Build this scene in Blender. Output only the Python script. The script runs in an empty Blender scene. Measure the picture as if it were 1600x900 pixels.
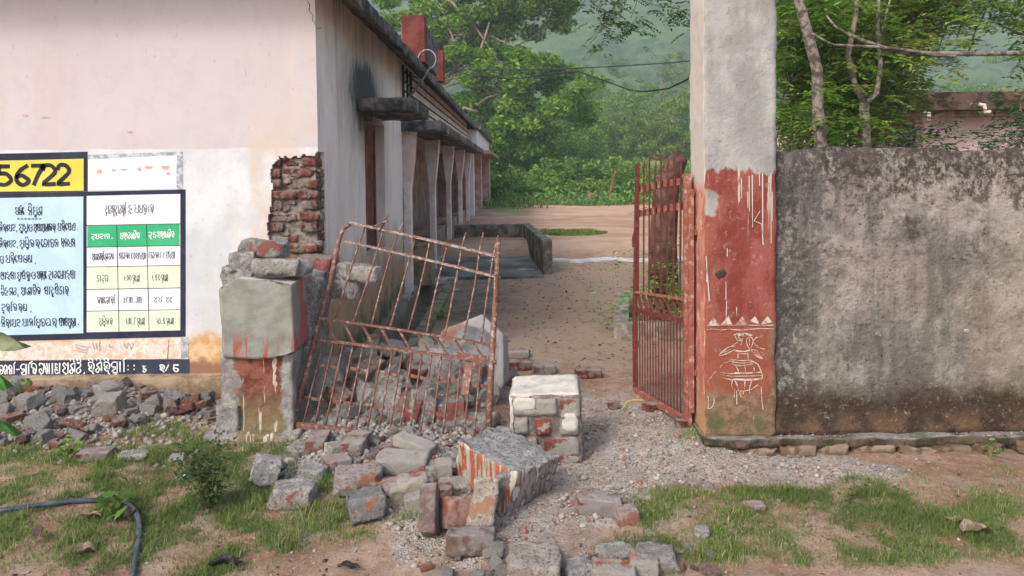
import bpy, bmesh, math, random
import numpy as np
from mathutils import Vector, Matrix, Euler
random.seed(7)
RS = np.random.RandomState(11)
SC = bpy.context.scene
COL = SC.collection
R = math.radians

# ---------------------------------------------------------------- camera
FPX, CX, CY, EYE = 1150.0, 806.0, 308.0, 1.62
HOR = 268.0
PITCH, ROLL = R(2.0), 0.010
_F = Vector((0, math.cos(PITCH), -math.sin(PITCH)))
_R0 = Vector((1, 0, 0)); _U0 = Vector((0, math.sin(PITCH), math.cos(PITCH)))
_R = _R0 * math.cos(ROLL) - _U0 * math.sin(ROLL)
_U = _U0 * math.cos(ROLL) + _R0 * math.sin(ROLL)
cam_d = bpy.data.cameras.new('camera'); cam = bpy.data.objects.new('camera', cam_d); COL.objects.link(cam)
cam.matrix_world = Matrix(((_R.x, _U.x, -_F.x, 0), (_R.y, _U.y, -_F.y, 0), (_R.z, _U.z, -_F.z, EYE), (0, 0, 0, 1)))
cam_d.sensor_width = 36; cam_d.lens = FPX / 1600 * 36
cam_d.shift_x = -(CX - 800) / 1600; cam_d.shift_y = -(450 - CY) / 1600
cam_d.clip_start = 0.1; cam_d.clip_end = 3000
SC.camera = cam

# ---------------------------------------------------------------- light
w = bpy.data.worlds.new("World"); SC.world = w; w.use_nodes = True
nt = w.node_tree; nt.nodes.clear()
sky = nt.nodes.new('ShaderNodeTexSky'); sky.sky_type = 'NISHITA'; sky.sun_disc = False
SUN_EL, SUN_AZ = R(42), R(218)          # azimuth from +Y clockwise: the sun stands behind the camera, to its left
sky.sun_elevation = SUN_EL; sky.sun_rotation = SUN_AZ
sky.air_density = 1.0; sky.dust_density = 3.0; sky.ozone_density = 0.6
bg = nt.nodes.new('ShaderNodeBackground'); bg.inputs[1].default_value = 0.15
wo = nt.nodes.new('ShaderNodeOutputWorld')
nt.links.new(sky.outputs[0], bg.inputs[0]); nt.links.new(bg.outputs[0], wo.inputs[0])
sd = bpy.data.lights.new('sun', 'SUN'); sd.energy = 1.0; sd.angle = R(11); sd.color = (1.0, 0.955, 0.90)
so = bpy.data.objects.new('sun', sd); COL.objects.link(so)
_sv = Vector((math.sin(SUN_AZ) * math.cos(SUN_EL), math.cos(SUN_AZ) * math.cos(SUN_EL), math.sin(SUN_EL)))
so.rotation_euler = _sv.to_track_quat('Z', 'Y').to_euler()
SC.view_settings.view_transform = 'Standard'; SC.view_settings.look = 'None'
SC.view_settings.exposure = 1.08; SC.view_settings.gamma = 1.0
SC.cycles.max_bounces = 8; SC.cycles.transparent_max_bounces = 12; SC.cycles.volume_bounces = 2

# ---------------------------------------------------------------- helpers
def ray(px, py): return _F * FPX + _R * (px - CX) + _U * (CY - py)
def W(px, py, Y):
    d = ray(px, py); return Vector((0, 0, EYE)) + d * (Y / d.y)
def GZ(px, py, z=0.0):
    d = ray(px, py); return Vector((0, 0, EYE)) + d * ((z - EYE) / d.z)
def _h(ix, iy, iz, s):
    n = (ix * 374761393 + iy * 668265263 + iz * 1274126177 + s * 974711) & 0x7fffffff
    n = ((n ^ (n >> 13)) * 1103515245) & 0x7fffffff
    n = ((n ^ (n >> 15)) * 12345701) & 0x7fffffff
    return (n & 0xffffff) / float(0xffffff)
def vnoise(x, y, z=0.0, s=0):
    x, y, z = np.broadcast_arrays(np.asarray(x, float), np.asarray(y, float), np.asarray(z, float))
    ix, iy, iz = (np.floor(a).astype(np.int64) for a in (x, y, z))
    fx, fy, fz = x - ix, y - iy, z - iz
    fx, fy, fz = (t * t * (3 - 2 * t) for t in (fx, fy, fz))
    r = 0
    for a in (0, 1):
        for b in (0, 1):
            for c in (0, 1):
                r = r + _h(ix + a, iy + b, iz + c, s) * (fx if a else 1 - fx) * (fy if b else 1 - fy) * (fz if c else 1 - fz)
    return r * 2 - 1
def fbm(x, y, z=0.0, s=0, o=4):
    r = 0; a = 1.0; t = 0
    for i in range(o):
        r = r + a * vnoise(np.asarray(x) * 2**i, np.asarray(y) * 2**i, np.asarray(z) * 2**i, s + i * 17); t += a; a *= .5
    return r / t
def sstep(e0, e1, x):
    t = np.clip((x - e0) / (e1 - e0), 0, 1); return t * t * (3 - 2 * t)

def fast_mesh(name, V, Fc, smooth=False):
    """V: Nx3, Fc: Mxk array of equal sized faces (or a list of such arrays)"""
    if not isinstance(Fc, list): Fc = [Fc]
    me = bpy.data.meshes.new(name)
    V = np.asarray(V, np.float32)
    me.vertices.add(len(V)); me.vertices.foreach_set('co', V.ravel())
    loops = np.concatenate([np.asarray(f, np.int32).ravel() for f in Fc])
    tot = np.concatenate([np.full(len(f), np.asarray(f).shape[1], np.int32) for f in Fc])
    st = np.concatenate([[0], np.cumsum(tot)[:-1]]).astype(np.int32)
    me.loops.add(len(loops)); me.loops.foreach_set('vertex_index', loops)
    me.polygons.add(len(tot)); me.polygons.foreach_set('loop_start', st); me.polygons.foreach_set('loop_total', tot)
    if smooth: me.polygons.foreach_set('use_smooth', np.ones(len(tot), bool))
    me.update(calc_edges=True); me.validate()
    return me
def link(name, me, mat=None, parent=None, loc=None, rot=None, scale=None):
    o = bpy.data.objects.new(name, me); COL.objects.link(o)
    if mat is not None and me is not None and not me.materials: me.materials.append(mat)
    if parent is not None: o.parent = parent
    if loc is not None: o.location = loc
    if rot is not None: o.rotation_euler = rot
    if scale is not None: o.scale = scale
    return o
def tag(o, label=None, cat=None, group=None, kind=None):
    if label: o['label'] = label
    if cat: o['category'] = cat
    if group: o['group'] = group
    if kind: o['kind'] = kind
    return o
def empty(name, loc=(0, 0, 0), rot=(0, 0, 0)):
    o = bpy.data.objects.new(name, None); COL.objects.link(o); o.location = loc; o.rotation_euler = rot
    o.empty_display_size = .1
    return o

class MB:
    """collects shapes into one mesh"""
    def __init__(s): s.v = []; s.f = []
    def add(s, v, f):
        b = len(s.v); s.v += [tuple(p) for p in v]; s.f += [tuple(i + b for i in q) for q in f]; return s
    def box(s, x0, x1, y0, y1, z0, z1):
        return s.add([(x0, y0, z0), (x1, y0, z0), (x1, y1, z0), (x0, y1, z0), (x0, y0, z1), (x1, y0, z1), (x1, y1, z1), (x0, y1, z1)],
              [(3, 2, 1, 0), (4, 5, 6, 7), (0, 1, 5, 4), (1, 2, 6, 5), (2, 3, 7, 6), (3, 0, 4, 7)])
    def prism(s, poly, z0, z1):
        n = len(poly); v = [(x, y, z0) for x, y in poly] + [(x, y, z1) for x, y in poly]
        return s.add(v, [tuple(range(n))[::-1], tuple(range(n, 2 * n))] + [(i, (i + 1) % n, n + (i + 1) % n, n + i) for i in range(n)])
    def tube(s, pts, rad, n=8, cap=True):
        pts = [Vector(p) for p in pts]
        if not hasattr(rad, '__len__'): rad = [rad] * len(pts)
        vs = []; fs = []; up = None
        for i, p in enumerate(pts):
            t = (pts[min(i + 1, len(pts) - 1)] - pts[max(i - 1, 0)]).normalized()
            if up is None: up = Vector((0, 0, 1)) if abs(t.z) < .9 else Vector((1, 0, 0))
            a = t.cross(up).normalized(); b = a.cross(t).normalized(); up = b
            for k in range(n):
                an = 2 * math.pi * k / n
                vs.append(p + (a * math.cos(an) + b * math.sin(an)) * rad[i])
        for i in range(len(pts) - 1):
            for k in range(n):
                fs.append((i * n + k, i * n + (k + 1) % n, (i + 1) * n + (k + 1) % n, (i + 1) * n + k))
        if cap: fs += [tuple(range(n))[::-1], tuple(range((len(pts) - 1) * n, len(pts) * n))]
        return s.add(vs, fs)
    def bar(s, a, b, wx, wy, up=(0, 0, 1)):
        a = Vector(a); b = Vector(b); t = (b - a).normalized(); up = Vector(up)
        u = t.cross(up if abs(t.dot(up)) < .97 else Vector((1, 0, 0))).normalized(); v = u.cross(t).normalized()
        c = [a + u * i * wx / 2 + v * j * wy / 2 for i, j in ((-1, -1), (1, -1), (1, 1), (-1, 1))]
        d = [p + (b - a) for p in c]
        return s.add(c + d, [(3, 2, 1, 0), (4, 5, 6, 7), (0, 1, 5, 4), (1, 2, 6, 5), (2, 3, 7, 6), (3, 0, 4, 7)])
    def mesh(s, name, smooth=False):
        me = bpy.data.meshes.new(name); me.from_pydata(s.v, [], s.f)
        if smooth: me.polygons.foreach_set('use_smooth', [True] * len(me.polygons))
        me.update(); return me
    def obj(s, name, mat, parent=None, smooth=False, **k):
        return link(name, s.mesh(name, smooth), mat, parent, **k)

def box_grid(sx, sy, sz, nx, ny, nz):
    """a closed box surface of size sx sy sz centred on 0, divided nx ny nz"""
    idx = {}; V = []; Fq = []
    def vi(i, j, k):
        if (i, j, k) not in idx:
            idx[(i, j, k)] = len(V); V.append(((i / nx - .5) * sx, (j / ny - .5) * sy, (k / nz - .5) * sz))
        return idx[(i, j, k)]
    for i in range(nx):
        for j in range(ny):
            Fq.append((vi(i, j, 0), vi(i, j + 1, 0), vi(i + 1, j + 1, 0), vi(i + 1, j, 0)))
            Fq.append((vi(i, j, nz), vi(i + 1, j, nz), vi(i + 1, j + 1, nz), vi(i, j + 1, nz)))
    for i in range(nx):
        for k in range(nz):
            Fq.append((vi(i, 0, k), vi(i + 1, 0, k), vi(i + 1, 0, k + 1), vi(i, 0, k + 1)))
            Fq.append((vi(i, ny, k), vi(i, ny, k + 1), vi(i + 1, ny, k + 1), vi(i + 1, ny, k)))
    for j in range(ny):
        for k in range(nz):
            Fq.append((vi(0, j, k), vi(0, j, k + 1), vi(0, j + 1, k + 1), vi(0, j + 1, k)))
            Fq.append((vi(nx, j, k), vi(nx, j + 1, k), vi(nx, j + 1, k + 1), vi(nx, j, k + 1)))
    return np.array(V), np.array(Fq)
def chipped(name, sx, sy, sz, div, planes=(), nrand=0, chip=.8, noise=.02, nscale=3., seed=0, smooth=False, fine=0.0):
    """a box whose corners and edges are knocked off by planes and roughened"""
    rs = np.random.RandomState(seed); V, Fq = box_grid(sx, sy, sz, *div)
    S = np.array([sx, sy, sz]) / 2
    pl = list(planes)
    for i in range(nrand):
        n = rs.normal(size=3); n /= np.linalg.norm(n)
        sup = np.abs(n * S).sum(); pl.append((n, sup * rs.uniform(chip, 1.0)))
    for n, d in pl:
        n = np.array(n, float); n /= np.linalg.norm(n); t = V @ n - d
        V = V - np.outer(np.maximum(t, 0), n)
    m = max(sx, sy, sz); P = V / m * nscale + seed * 3.7
    D = np.stack([fbm(P[:, 0], P[:, 1], P[:, 2], seed + k * 5, 3) for k in range(3)], 1)
    V = V + D * noise * m
    if fine:
        for f_, a_ in ((4, 1.0), (9, .7)):
            P = V / m * nscale * f_
            V = V + np.stack([vnoise(P[:, 0], P[:, 1], P[:, 2], seed + 9 + k) for k in range(3)], 1) * fine * m * a_
    return fast_mesh(name, V, Fq, smooth)

# ---------------------------------------------------------------- materials
class N:
    def __init__(s, name):
        s.m = bpy.data.materials.new(name); s.m.use_nodes = True; s.t = s.m.node_tree
        s.n = s.t.nodes; s.n.clear()
        s.out = s.n.new('ShaderNodeOutputMaterial'); s.b = s.n.new('ShaderNodeBsdfPrincipled')
        s.t.links.new(s.b.outputs[0], s.out.inputs[0]); s.b.inputs['Specular IOR Level'].default_value = .25
        g = s.n.new('ShaderNodeNewGeometry'); s.pos = g.outputs['Position']; s.nor = g.outputs['Normal']; s.island = g.outputs['Random Per Island']
        tc = s.n.new('ShaderNodeTexCoord'); s.obj = tc.outputs['Object']
        oi = s.n.new('ShaderNodeObjectInfo'); s.rand = oi.outputs['Random']
        x = s.n.new('ShaderNodeSeparateXYZ'); s.t.links.new(s.pos, x.inputs[0]); s.x, s.y, s.z = x.outputs
    def L(s, a, b):
        if isinstance(a, bpy.types.NodeSocket): s.t.links.new(a, b)
        else:
            if b.type == 'RGBA' and len(a) == 3: a = (*a, 1)
            b.default_value = a
    def m_(s, op, a, b=0.0, c=None, clamp=False):
        n = s.n.new('ShaderNodeMath'); n.operation = op; n.use_clamp = clamp
        s.L(a, n.inputs[0]); s.L(b, n.inputs[1])
        if c is not None: s.L(c, n.inputs[2])
        return n.outputs[0]
    def ms(s, v, sc=(1, 1, 1), loc=(0, 0, 0), rot=(0, 0, 0)):
        n = s.n.new('ShaderNodeMapping'); s.L(v, n.inputs[0]); n.inputs['Scale'].default_value = sc; n.inputs['Location'].default_value = loc; n.inputs['Rotation'].default_value = rot
        return n.outputs[0]
    def noise(s, scale, detail=5, rough=.6, v=None, sc=None, loc=None, dist=0):
        n = s.n.new('ShaderNodeTexNoise'); n.inputs['Scale'].default_value = scale
        n.inputs['Detail'].default_value = detail; n.inputs['Roughness'].default_value = rough; n.inputs['Distortion'].default_value = dist
        v = v or s.pos
        if sc or loc: v = s.ms(v, sc or (1, 1, 1), loc or (0, 0, 0))
        s.L(v, n.inputs['Vector']); return n.outputs['Fac']
    def voro(s, scale, v=None, feat='F1', out='Distance', sc=None):
        n = s.n.new('ShaderNodeTexVoronoi'); n.feature = feat; n.inputs['Scale'].default_value = scale
        v = v or s.pos
        if sc: v = s.ms(v, sc)
        s.L(v, n.inputs['Vector']); return n.outputs[out]
    def st(s, v, a, b):
        """smooth step of v from a to b, 0..1"""
        n = s.n.new('ShaderNodeMapRange'); n.interpolation_type = 'SMOOTHSTEP'; s.L(v, n.inputs[0])
        s.L(a, n.inputs[1]); s.L(b, n.inputs[2]); return n.outputs[0]
    def mix(s, f, a, b, mode='MIX'):
        n = s.n.new('ShaderNodeMix'); n.data_type = 'RGBA'; n.blend_type = mode
        s.L(f, n.inputs[0]); s.L(a, n.inputs[6]); s.L(b, n.inputs[7]); return n.outputs[2]
    def mul(s, *a):
        r = a[0]
        for b in a[1:]: r = s.m_('MULTIPLY', r, b)
        return r
    def inv(s, a): return s.m_('SUBTRACT', 1.0, a)
    def add(s, a, b): return s.m_('ADD', a, b)
    def boxm(s, x0, x1, z0, z1, soft=.02, wob=0.0, wsc=6, ax='x'):
        """1 inside a rectangle in the x-z (or y-z) plane, edge softened and wobbled by noise"""
        X = s.x if ax == 'x' else s.y
        Z = s.z
        if wob:
            nz = s.m_('MULTIPLY', s.m_('SUBTRACT', s.noise(wsc, 4), .5), wob)
            nx = s.m_('MULTIPLY', s.m_('SUBTRACT', s.noise(wsc, 4, loc=(7, 3, 1)), .5), wob)
            X = s.add(X, nx); Z = s.add(Z, nz)
        return s.mul(s.st(X, x0 - soft, x0 + soft), s.inv(s.st(X, x1 - soft, x1 + soft)), s.st(Z, z0 - soft, z0 + soft), s.inv(s.st(Z, z1 - soft, z1 + soft)))
    def attr(s, name, out='Color'):
        n = s.n.new('ShaderNodeAttribute'); n.attribute_name = name; return n.outputs[out]
    def bump(s, h, strength=.5, dist=.01):
        n = s.n.new('ShaderNodeBump'); n.inputs['Strength'].default_value = strength; n.inputs['Distance'].default_value = dist
        s.L(h, n.inputs['Height']); s.t.links.new(n.outputs[0], s.b.inputs['Normal'])
    def done(s, col, rough=.9):
        s.L(col, s.b.inputs['Base Color']); s.L(rough, s.b.inputs['Roughness']); return s.m

def m_simple(name, a, b, scale=8, rough=.85, bump=.3, bd=.005, obj=False, rnd=0.0, bs=None, spec=None):
    n = N(name); v = n.obj if obj else n.pos
    c = n.mix(n.st(n.noise(scale, 6, .65, v=v), .42, .58), a, b)
    if rnd: c = n.mix(n.mul(n.rand, rnd), c, tuple(x * .45 for x in a))
    n.bump(n.noise(bs or scale * 4, 6, .7, v=v), bump, bd)
    if spec is not None: n.b.inputs['Specular IOR Level'].default_value = spec
    return n.done(c, rough)

ZB = W(330, 232, 5.45).z
def m_front_wall():
    n = N('pink_white_limewash')
    pink = n.mix(n.noise(1.1, 3), (.47, .43, .43), (.555, .50, .505))
    pink = n.mix(n.mul(n.st(n.noise(2.3, 5, loc=(3, 0, 0)), .55, .8), .5), pink, (.50, .40, .385))
    pink = n.mix(n.mul(n.st(n.noise(3, 6, .7, sc=(1.4, 1, .18), loc=(2, 0, 5)), .50, .66), .55), pink, (.50, .43, .41))
    white = n.mix(n.st(n.noise(3, 5), .39, .61), (.51, .525, .54), (.61, .62, .625))
    edge = n.add(n.z, n.mul(n.m_('SUBTRACT', n.noise(5, 4), .5), .035))
    white = n.mix(n.mul(n.st(n.noise(4, 6, .7, sc=(1.4, 1, .22), loc=(6, 0, 5)), .50, .66), .6), white, (.52, .50, .47))
    pink = n.mix(n.mul(n.st(n.noise(8, 7, .75), .50, .62), .28), pink, (.44, .385, .375)); white = n.mix(n.mul(n.st(n.noise(9, 7, .75, loc=(1, 4, 1)), .50, .62), .3), white, (.46, .45, .43))
    low = n.inv(n.st(edge, ZB - .006, ZB + .008))
    right = n.st(n.add(n.x, n.mul(n.m_('SUBTRACT', n.noise(6, 4), .5), .1)), -1.99, -1.93)
    c = n.mix(low, pink, white)
    tan = n.mix(n.noise(9, 6), (.50, .39, .29), (.58, .50, .43))
    c = n.mix(n.mul(right, n.inv(n.st(n.z, 1.7, 2.25)), n.st(n.noise(5, 5, loc=(1, 1, 1)), .3, .62), .85), c, tan)
    c = n.mix(n.mul(n.st(n.x, -2.2, -1.55), n.st(n.noise(2, 4, sc=(1.5, 1, .4)), .45, .75), .5), c, (.66, .50, .42))
    # orange damp band near the base
    zz = n.add(n.z, n.mul(n.m_('SUBTRACT', n.noise(4, 5), .5), .3))
    org = n.mix(n.st(n.noise(14, 6), .42, .58), (.52, .30, .13), (.62, .45, .28))
    c = n.mix(n.inv(n.st(zz, .32, .50)), c, org)
    c = n.mix(n.inv(n.st(zz, .17, .24)), c, (.25, .13, .08))
    # scratches, chips, hair cracks
    c = n.mix(n.mul(n.st(n.noise(26, 3, .5, sc=(1, 1, .5)), .70, .74), .5), c, (.40, .30, .28))
    c = n.mix(n.mul(n.st(n.noise(7, 2, .5, sc=(.7, 1, 1.6), loc=(5, 5, 5)), .745, .755), .7), c, (.45, .25, .22))
    '''ck = n.voro(.55, v=n.ms(n.pos, (1, 1, .8), (.1, 0, .43)), feat='DISTANCE_TO_EDGE')
    c = n.mix(n.mul(n.inv(n.st(n.add(ck, n.mul(n.noise(14, 4), .03)), .0155, .0185)), .35, n.st(n.noise(1.3, 2), .45, .6)), c, (.3, .22, .2))'''
    n.bump(n.add(n.noise(40, 6, .7), n.mul(n.noise(4, 4), 2.5)), .25, .008)
    return n.done(c)
def m_side_wall():
    n = N('weathered_side_plaster')
    c = n.mix(n.st(n.noise(1.6, 5, sc=(1, 1, .5)), .39, .61), (.74, .65, .60), (.84, .76, .71))
    c = n.mix(n.mul(n.st(n.noise(5, 6, .7, sc=(1, 1, .25)), .5, .75), .5), c, (.40, .34, .31))
    zz = n.add(n.z, n.mul(n.m_('SUBTRACT', n.noise(3, 5), .5), .8))
    c = n.mix(n.inv(n.st(zz, .5, 1.15)), c, n.mix(n.noise(6, 5), (.30, .19, .10), (.46, .33, .22)))
    c = n.mix(n.mul(n.inv(n.st(zz, .1, .45)), n.st(n.noise(5, 4), .35, .6)), c, (.09, .09, .05))
    # black mould above the window hood
    dy = n.m_('DIVIDE', n.m_('SUBTRACT', n.y, 7.2), .80); dz = n.m_('DIVIDE', n.m_('SUBTRACT', n.z, 2.36), .42)
    d = n.m_('SQRT', n.add(n.mul(dy, dy), n.mul(dz, dz)))
    d = n.add(d, n.mul(n.m_('SUBTRACT', n.noise(9, 5, .7, sc=(1, 1, .35)), .5), 1.1))
    c = n.mix(n.mul(n.inv(n.st(d, .9, 1.8)), .55), c, (.22, .19, .15))
    c = n.mix(n.mul(n.inv(n.st(d, .55, 1.05)), .93), c, (.045, .055, .06))
    # streaks below the eave and under the roof
    sk = n.mul(n.st(n.noise(4, 5, .7, sc=(1, 1.6, .12)), .52, .7), n.st(n.z, 2.3, 3.1))
    c = n.mix(n.mul(sk, .6), c, (.10, .09, .09))
    c = n.mix(n.mul(n.st(n.noise(3, 5, .7, sc=(1, 1.6, .12), loc=(3, 3, 3)), .56, .7), .45), c, (.20, .16, .13))
    c = n.mix(n.mul(n.st(n.noise(30, 2), .72, .76), .6), c, (.12, .09, .08))
    n.bump(n.add(n.noise(35, 6, .7), n.mul(n.noise(5, 4), 2)), .35, .01)
    return n.done(c)
def m_dark_slab(name='mould_black_concrete', pinkish=.35):
    n = N(name)
    c = n.mix(n.st(n.noise(7, 6, .7), .42, .58), (.03, .03, .03), (.13, .12, .11))
    c = n.mix(n.mul(n.st(n.noise(3, 5, loc=(4, 4, 4)), .48, .68), pinkish), c, (.42, .33, .30))
    c = n.mix(n.mul(n.st(n.noise(5, 4, loc=(1, 8, 1)), .6, .7), .7), c, (.05, .07, .03))
    n.bump(n.noise(30, 6, .7), .6, .01); return n.done(c)
def m_soffit():
    n = N('pink_soffit_plaster')
    c = n.mix(n.st(n.noise(3, 5), .42, .58), (.42, .30, .27), (.56, .45, .42))
    c = n.mix(n.mul(n.st(n.noise(6, 5, loc=(2, 2, 2)), .55, .72), .8), c, (.12, .08, .07))
    n.bump(n.noise(30, 5), .3, .01); return n.done(c)
ZR = W(1150, 268, 4.3).z
def m_grey_pillar():
    """right gate pillar: cement above, red paint, bare soil-stained foot"""
    n = N('painted_pillar_plaster')
    cem = n.mix(n.st(n.noise(5, 6, .65, sc=(1, 1, .5)), .39, .61), (.27, .265, .245), (.37, .365, .34))
    cem = n.mix(n.mul(n.st(n.noise(3, 5, sc=(2, 1, .2)), .55, .75), .5), cem, (.22, .20, .17))
    red = n.mix(n.st(n.noise(6, 6, .7, sc=(1, 1, .45)), .42, .58), (.20, .042, .032), (.28, .082, .062))
    red = n.mix(n.mul(n.st(n.noise(22, 5, .7), .60, .66), .6), red, (.40, .20, .15))
    drip = n.mul(n.st(n.noise(13, 3, .5, sc=(2.2, 2.2, .10)), .60, .64), n.st(n.z, 1.15, 1.6))
    red = n.mix(drip, red, (.50, .44, .37))
    zt = n.add(n.z, n.mul(n.m_('SUBTRACT', n.noise(8, 5, .6, sc=(1.6, 1, .6)), .5), .16))
    c = n.mix(n.st(zt, ZR - .01, ZR + .01), red, cem)
    c = n.mix(n.boxm(1.05, 1.135, 1.36, 1.50, .012, .09, 11), c, cem)      # bare cement patch top left
    soil = n.mix(n.st(n.noise(18, 6, .7), .39, .61), (.15, .085, .05), (.26, .16, .10))
    zz = n.add(n.z, n.mul(n.m_('SUBTRACT', n.noise(5, 5), .5), .35))
    brick = n.mix(n.noise(9, 5), (.21, .055, .032), (.31, .095, .055))
    c = n.mix(n.inv(n.st(zz, .60, .78)), c, brick)
    edge = n.st(n.add(n.x, n.mul(n.m_('SUBTRACT', n.noise(7, 5), .5), .22)), 1.43, 1.47)
    peel = n.mul(edge, n.inv(n.st(n.z, .62, .85)))
    c = n.mix(n.m_('MAXIMUM', n.inv(n.st(zz, .33, .41)), peel), c, soil)
    c = n.mix(n.mul(n.inv(n.st(zz, .12, .26)), n.st(n.noise(12, 4), .4, .6)), c, (.10, .10, .045))
    c = n.mix(n.mul(n.st(n.noise(28, 3), .70, .73), .7), c, (.09, .06, .04))
    c = n.mix(n.mul(n.st(n.noise(19, 7, .8, sc=(1, 1, .7), loc=(4, 0, 2)), .585, .64), .75, n.inv(n.st(n.z, 1.5, 1.62))), c, (.30, .20, .15))
    c = n.mix(n.mul(n.st(n.noise(11, 7, .8, loc=(7, 0, 2)), .56, .66), .5), c, (.16, .10, .08))
    n.bump(n.add(n.noise(60, 6, .75), n.mul(n.noise(9, 5), 2)), .7, .012)
    return n.done(c)
def m_pillar_side():  # left face only: its sunlit look is put into paler paint and cement colours
    n = N('sunlit_salmon_paint')
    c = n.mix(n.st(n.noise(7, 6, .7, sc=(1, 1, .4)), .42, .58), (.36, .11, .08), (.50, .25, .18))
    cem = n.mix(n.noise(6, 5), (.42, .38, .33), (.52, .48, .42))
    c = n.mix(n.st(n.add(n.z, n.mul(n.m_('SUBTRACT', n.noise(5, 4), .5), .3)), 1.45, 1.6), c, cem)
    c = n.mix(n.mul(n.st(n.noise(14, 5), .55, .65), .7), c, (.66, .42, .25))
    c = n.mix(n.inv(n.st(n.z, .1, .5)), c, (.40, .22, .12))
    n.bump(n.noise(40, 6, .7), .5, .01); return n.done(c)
def m_boundary():
    n = N('weathered_boundary_plaster')
    c = n.mix(n.st(n.noise(2.2, 6, .65), .39, .61), (.165, .155, .13), (.37, .345, .295))
    c = n.mix(n.mul(n.st(n.noise(3.2, 6, .7, sc=(1, 1, .45), loc=(9, 1, 0)), .44, .62), .9), c, (.14, .13, .11))
    fine = n.noise(24, 6, .8, sc=(1, 1, .8))
    # faded pink wash patches
    pk = n.mul(n.boxm(1.72, 2.35, .74, 1.20, .015, .10, 5), n.st(n.noise(7, 6, .7, loc=(2, 2, 2)), .34, .52))
    c = n.mix(n.mul(pk, .5), c, (.40, .32, .28))
    pk2 = n.mul(n.boxm(1.7, 9, 1.15, 1.58, .05, .3, 3), n.st(n.noise(5, 6, .7, sc=(1, 1, .6), loc=(5, 2, 2)), .42, .56))
    c = n.mix(n.mul(pk2, .6), c, (.42, .36, .33))
    c = n.mix(n.mul(n.boxm(2.6, 9, .3, 1.0, .2, .5, 2), .35), c, (.36, .27, .20))
    # mould: left side, top band, streaks, bottom band
    wob = n.mul(n.m_('SUBTRACT', n.noise(4, 6, .7), .5), .5)
    lf = n.inv(n.st(n.add(n.x, wob), 1.5, 1.95))
    c = n.mix(n.mul(lf, n.st(fine, .36, .54), .9), c, (.04, .038, .034))
    tp = n.st(n.add(n.z, n.mul(n.m_('SUBTRACT', n.noise(5, 7, .8), .5), .75)), 1.42, 1.56)
    c = n.mix(n.mul(n.st(n.z, 1.64, 1.70), .75, n.st(fine, .35, .55)), c, (.12, .085, .06))
    c = n.mix(n.mul(tp, n.st(fine, .42, .56), .93), c, (.045, .030, .024))
    c = n.mix(n.mul(n.st(n.noise(5, 7, .8, loc=(4, 0, 4)), .53, .60), n.st(n.z, .85, 1.3), .8), c, (.06, .045, .038))
    stk = n.mul(n.st(n.noise(3, 5, .6, sc=(1.8, 1, .10), loc=(1, 0, 3)), .48, .62), .78, n.st(n.noise(2.5, 5, .7, loc=(3, 3, 1)), .38, .6))
    c = n.mix(stk, c, (.08, .075, .065))
    lt = n.mul(n.st(n.noise(4, 6, .65, sc=(2.0, 1, .10), loc=(8, 0, 3)), .55, .7), n.st(fine, .4, .6), .45)
    c = n.mix(lt, c, (.45, .42, .38))
    bt = n.inv(n.st(n.add(n.z, n.mul(n.m_('SUBTRACT', n.noise(5, 6, .75), .5), .28)), .27, .42))
    c = n.mix(n.mul(bt, n.st(fine, .30, .46)), c, (.055, .034, .020))
    c = n.mix(n.mul(n.inv(n.st(n.z, .12, .26)), n.st(n.noise(7, 4), .4, .55)), c, (.15, .085, .045))
    c = n.mix(n.mul(n.st(n.noise(60, 3, .6), .64, .70), .25), c, (.34, .31, .27))
    c = n.mix(n.mul(n.st(n.noise(38, 3, .6, loc=(3, 3, 3)), .66, .70), .8), c, (.03, .025, .02))
    # worn painted letters that can hardly be read stay as smudges
    c = n.mix(n.mul(n.st(n.noise(17, 8, .85, loc=(5, 2, 8)), .52, .62), .55), c, (.07, .06, .05))
    c = n.mix(n.mul(n.st(n.noise(23, 8, .85, loc=(1, 2, 8)), .57, .64), .5), c, (.46, .41, .36))
    n.bump(n.add(n.noise(50, 6, .75), n.mul(n.noise(7, 6), 3)), .9, .02)
    return n.done(c)
def m_concrete(name, a=(.36, .34, .31), b=(.59, .56, .515), moss=0.0, dust=0.0, paint=None, pz=None):
    n = N(name)
    c = n.mix(n.st(n.noise(14, 7, .7, v=n.obj), .42, .58), a, b)
    c = n.mix(n.mul(n.rand, .35), c, tuple(x * .55 for x in a))
    c = n.mix(n.mul(n.st(n.noise(60, 4, .7, v=n.obj), .54, .60), .75), c, (.13, .12, .11))
    if paint: c = n.mix(n.mul(n.st(n.add(n.noise(6, 4, .6, v=n.obj), n.mul(n.rand, .12)), *(pz or (.60, .63))), .95), c, paint)
    if moss: c = n.mix(n.mul(n.st(n.noise(6, 5), .5, .62), moss), c, (.06, .08, .025))
    c = n.mix(n.mul(n.st(n.noise(24, 8, .85, v=n.obj, loc=(3, 1, 2)), .50, .64), .6), c, tuple(x * .5 for x in a))
    n.bump(n.add(n.noise(70, 8, .85, v=n.obj), n.mul(n.noise(16, 6, .8, v=n.obj), 1.6)), 1.0, .022); return n.done(c)
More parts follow.
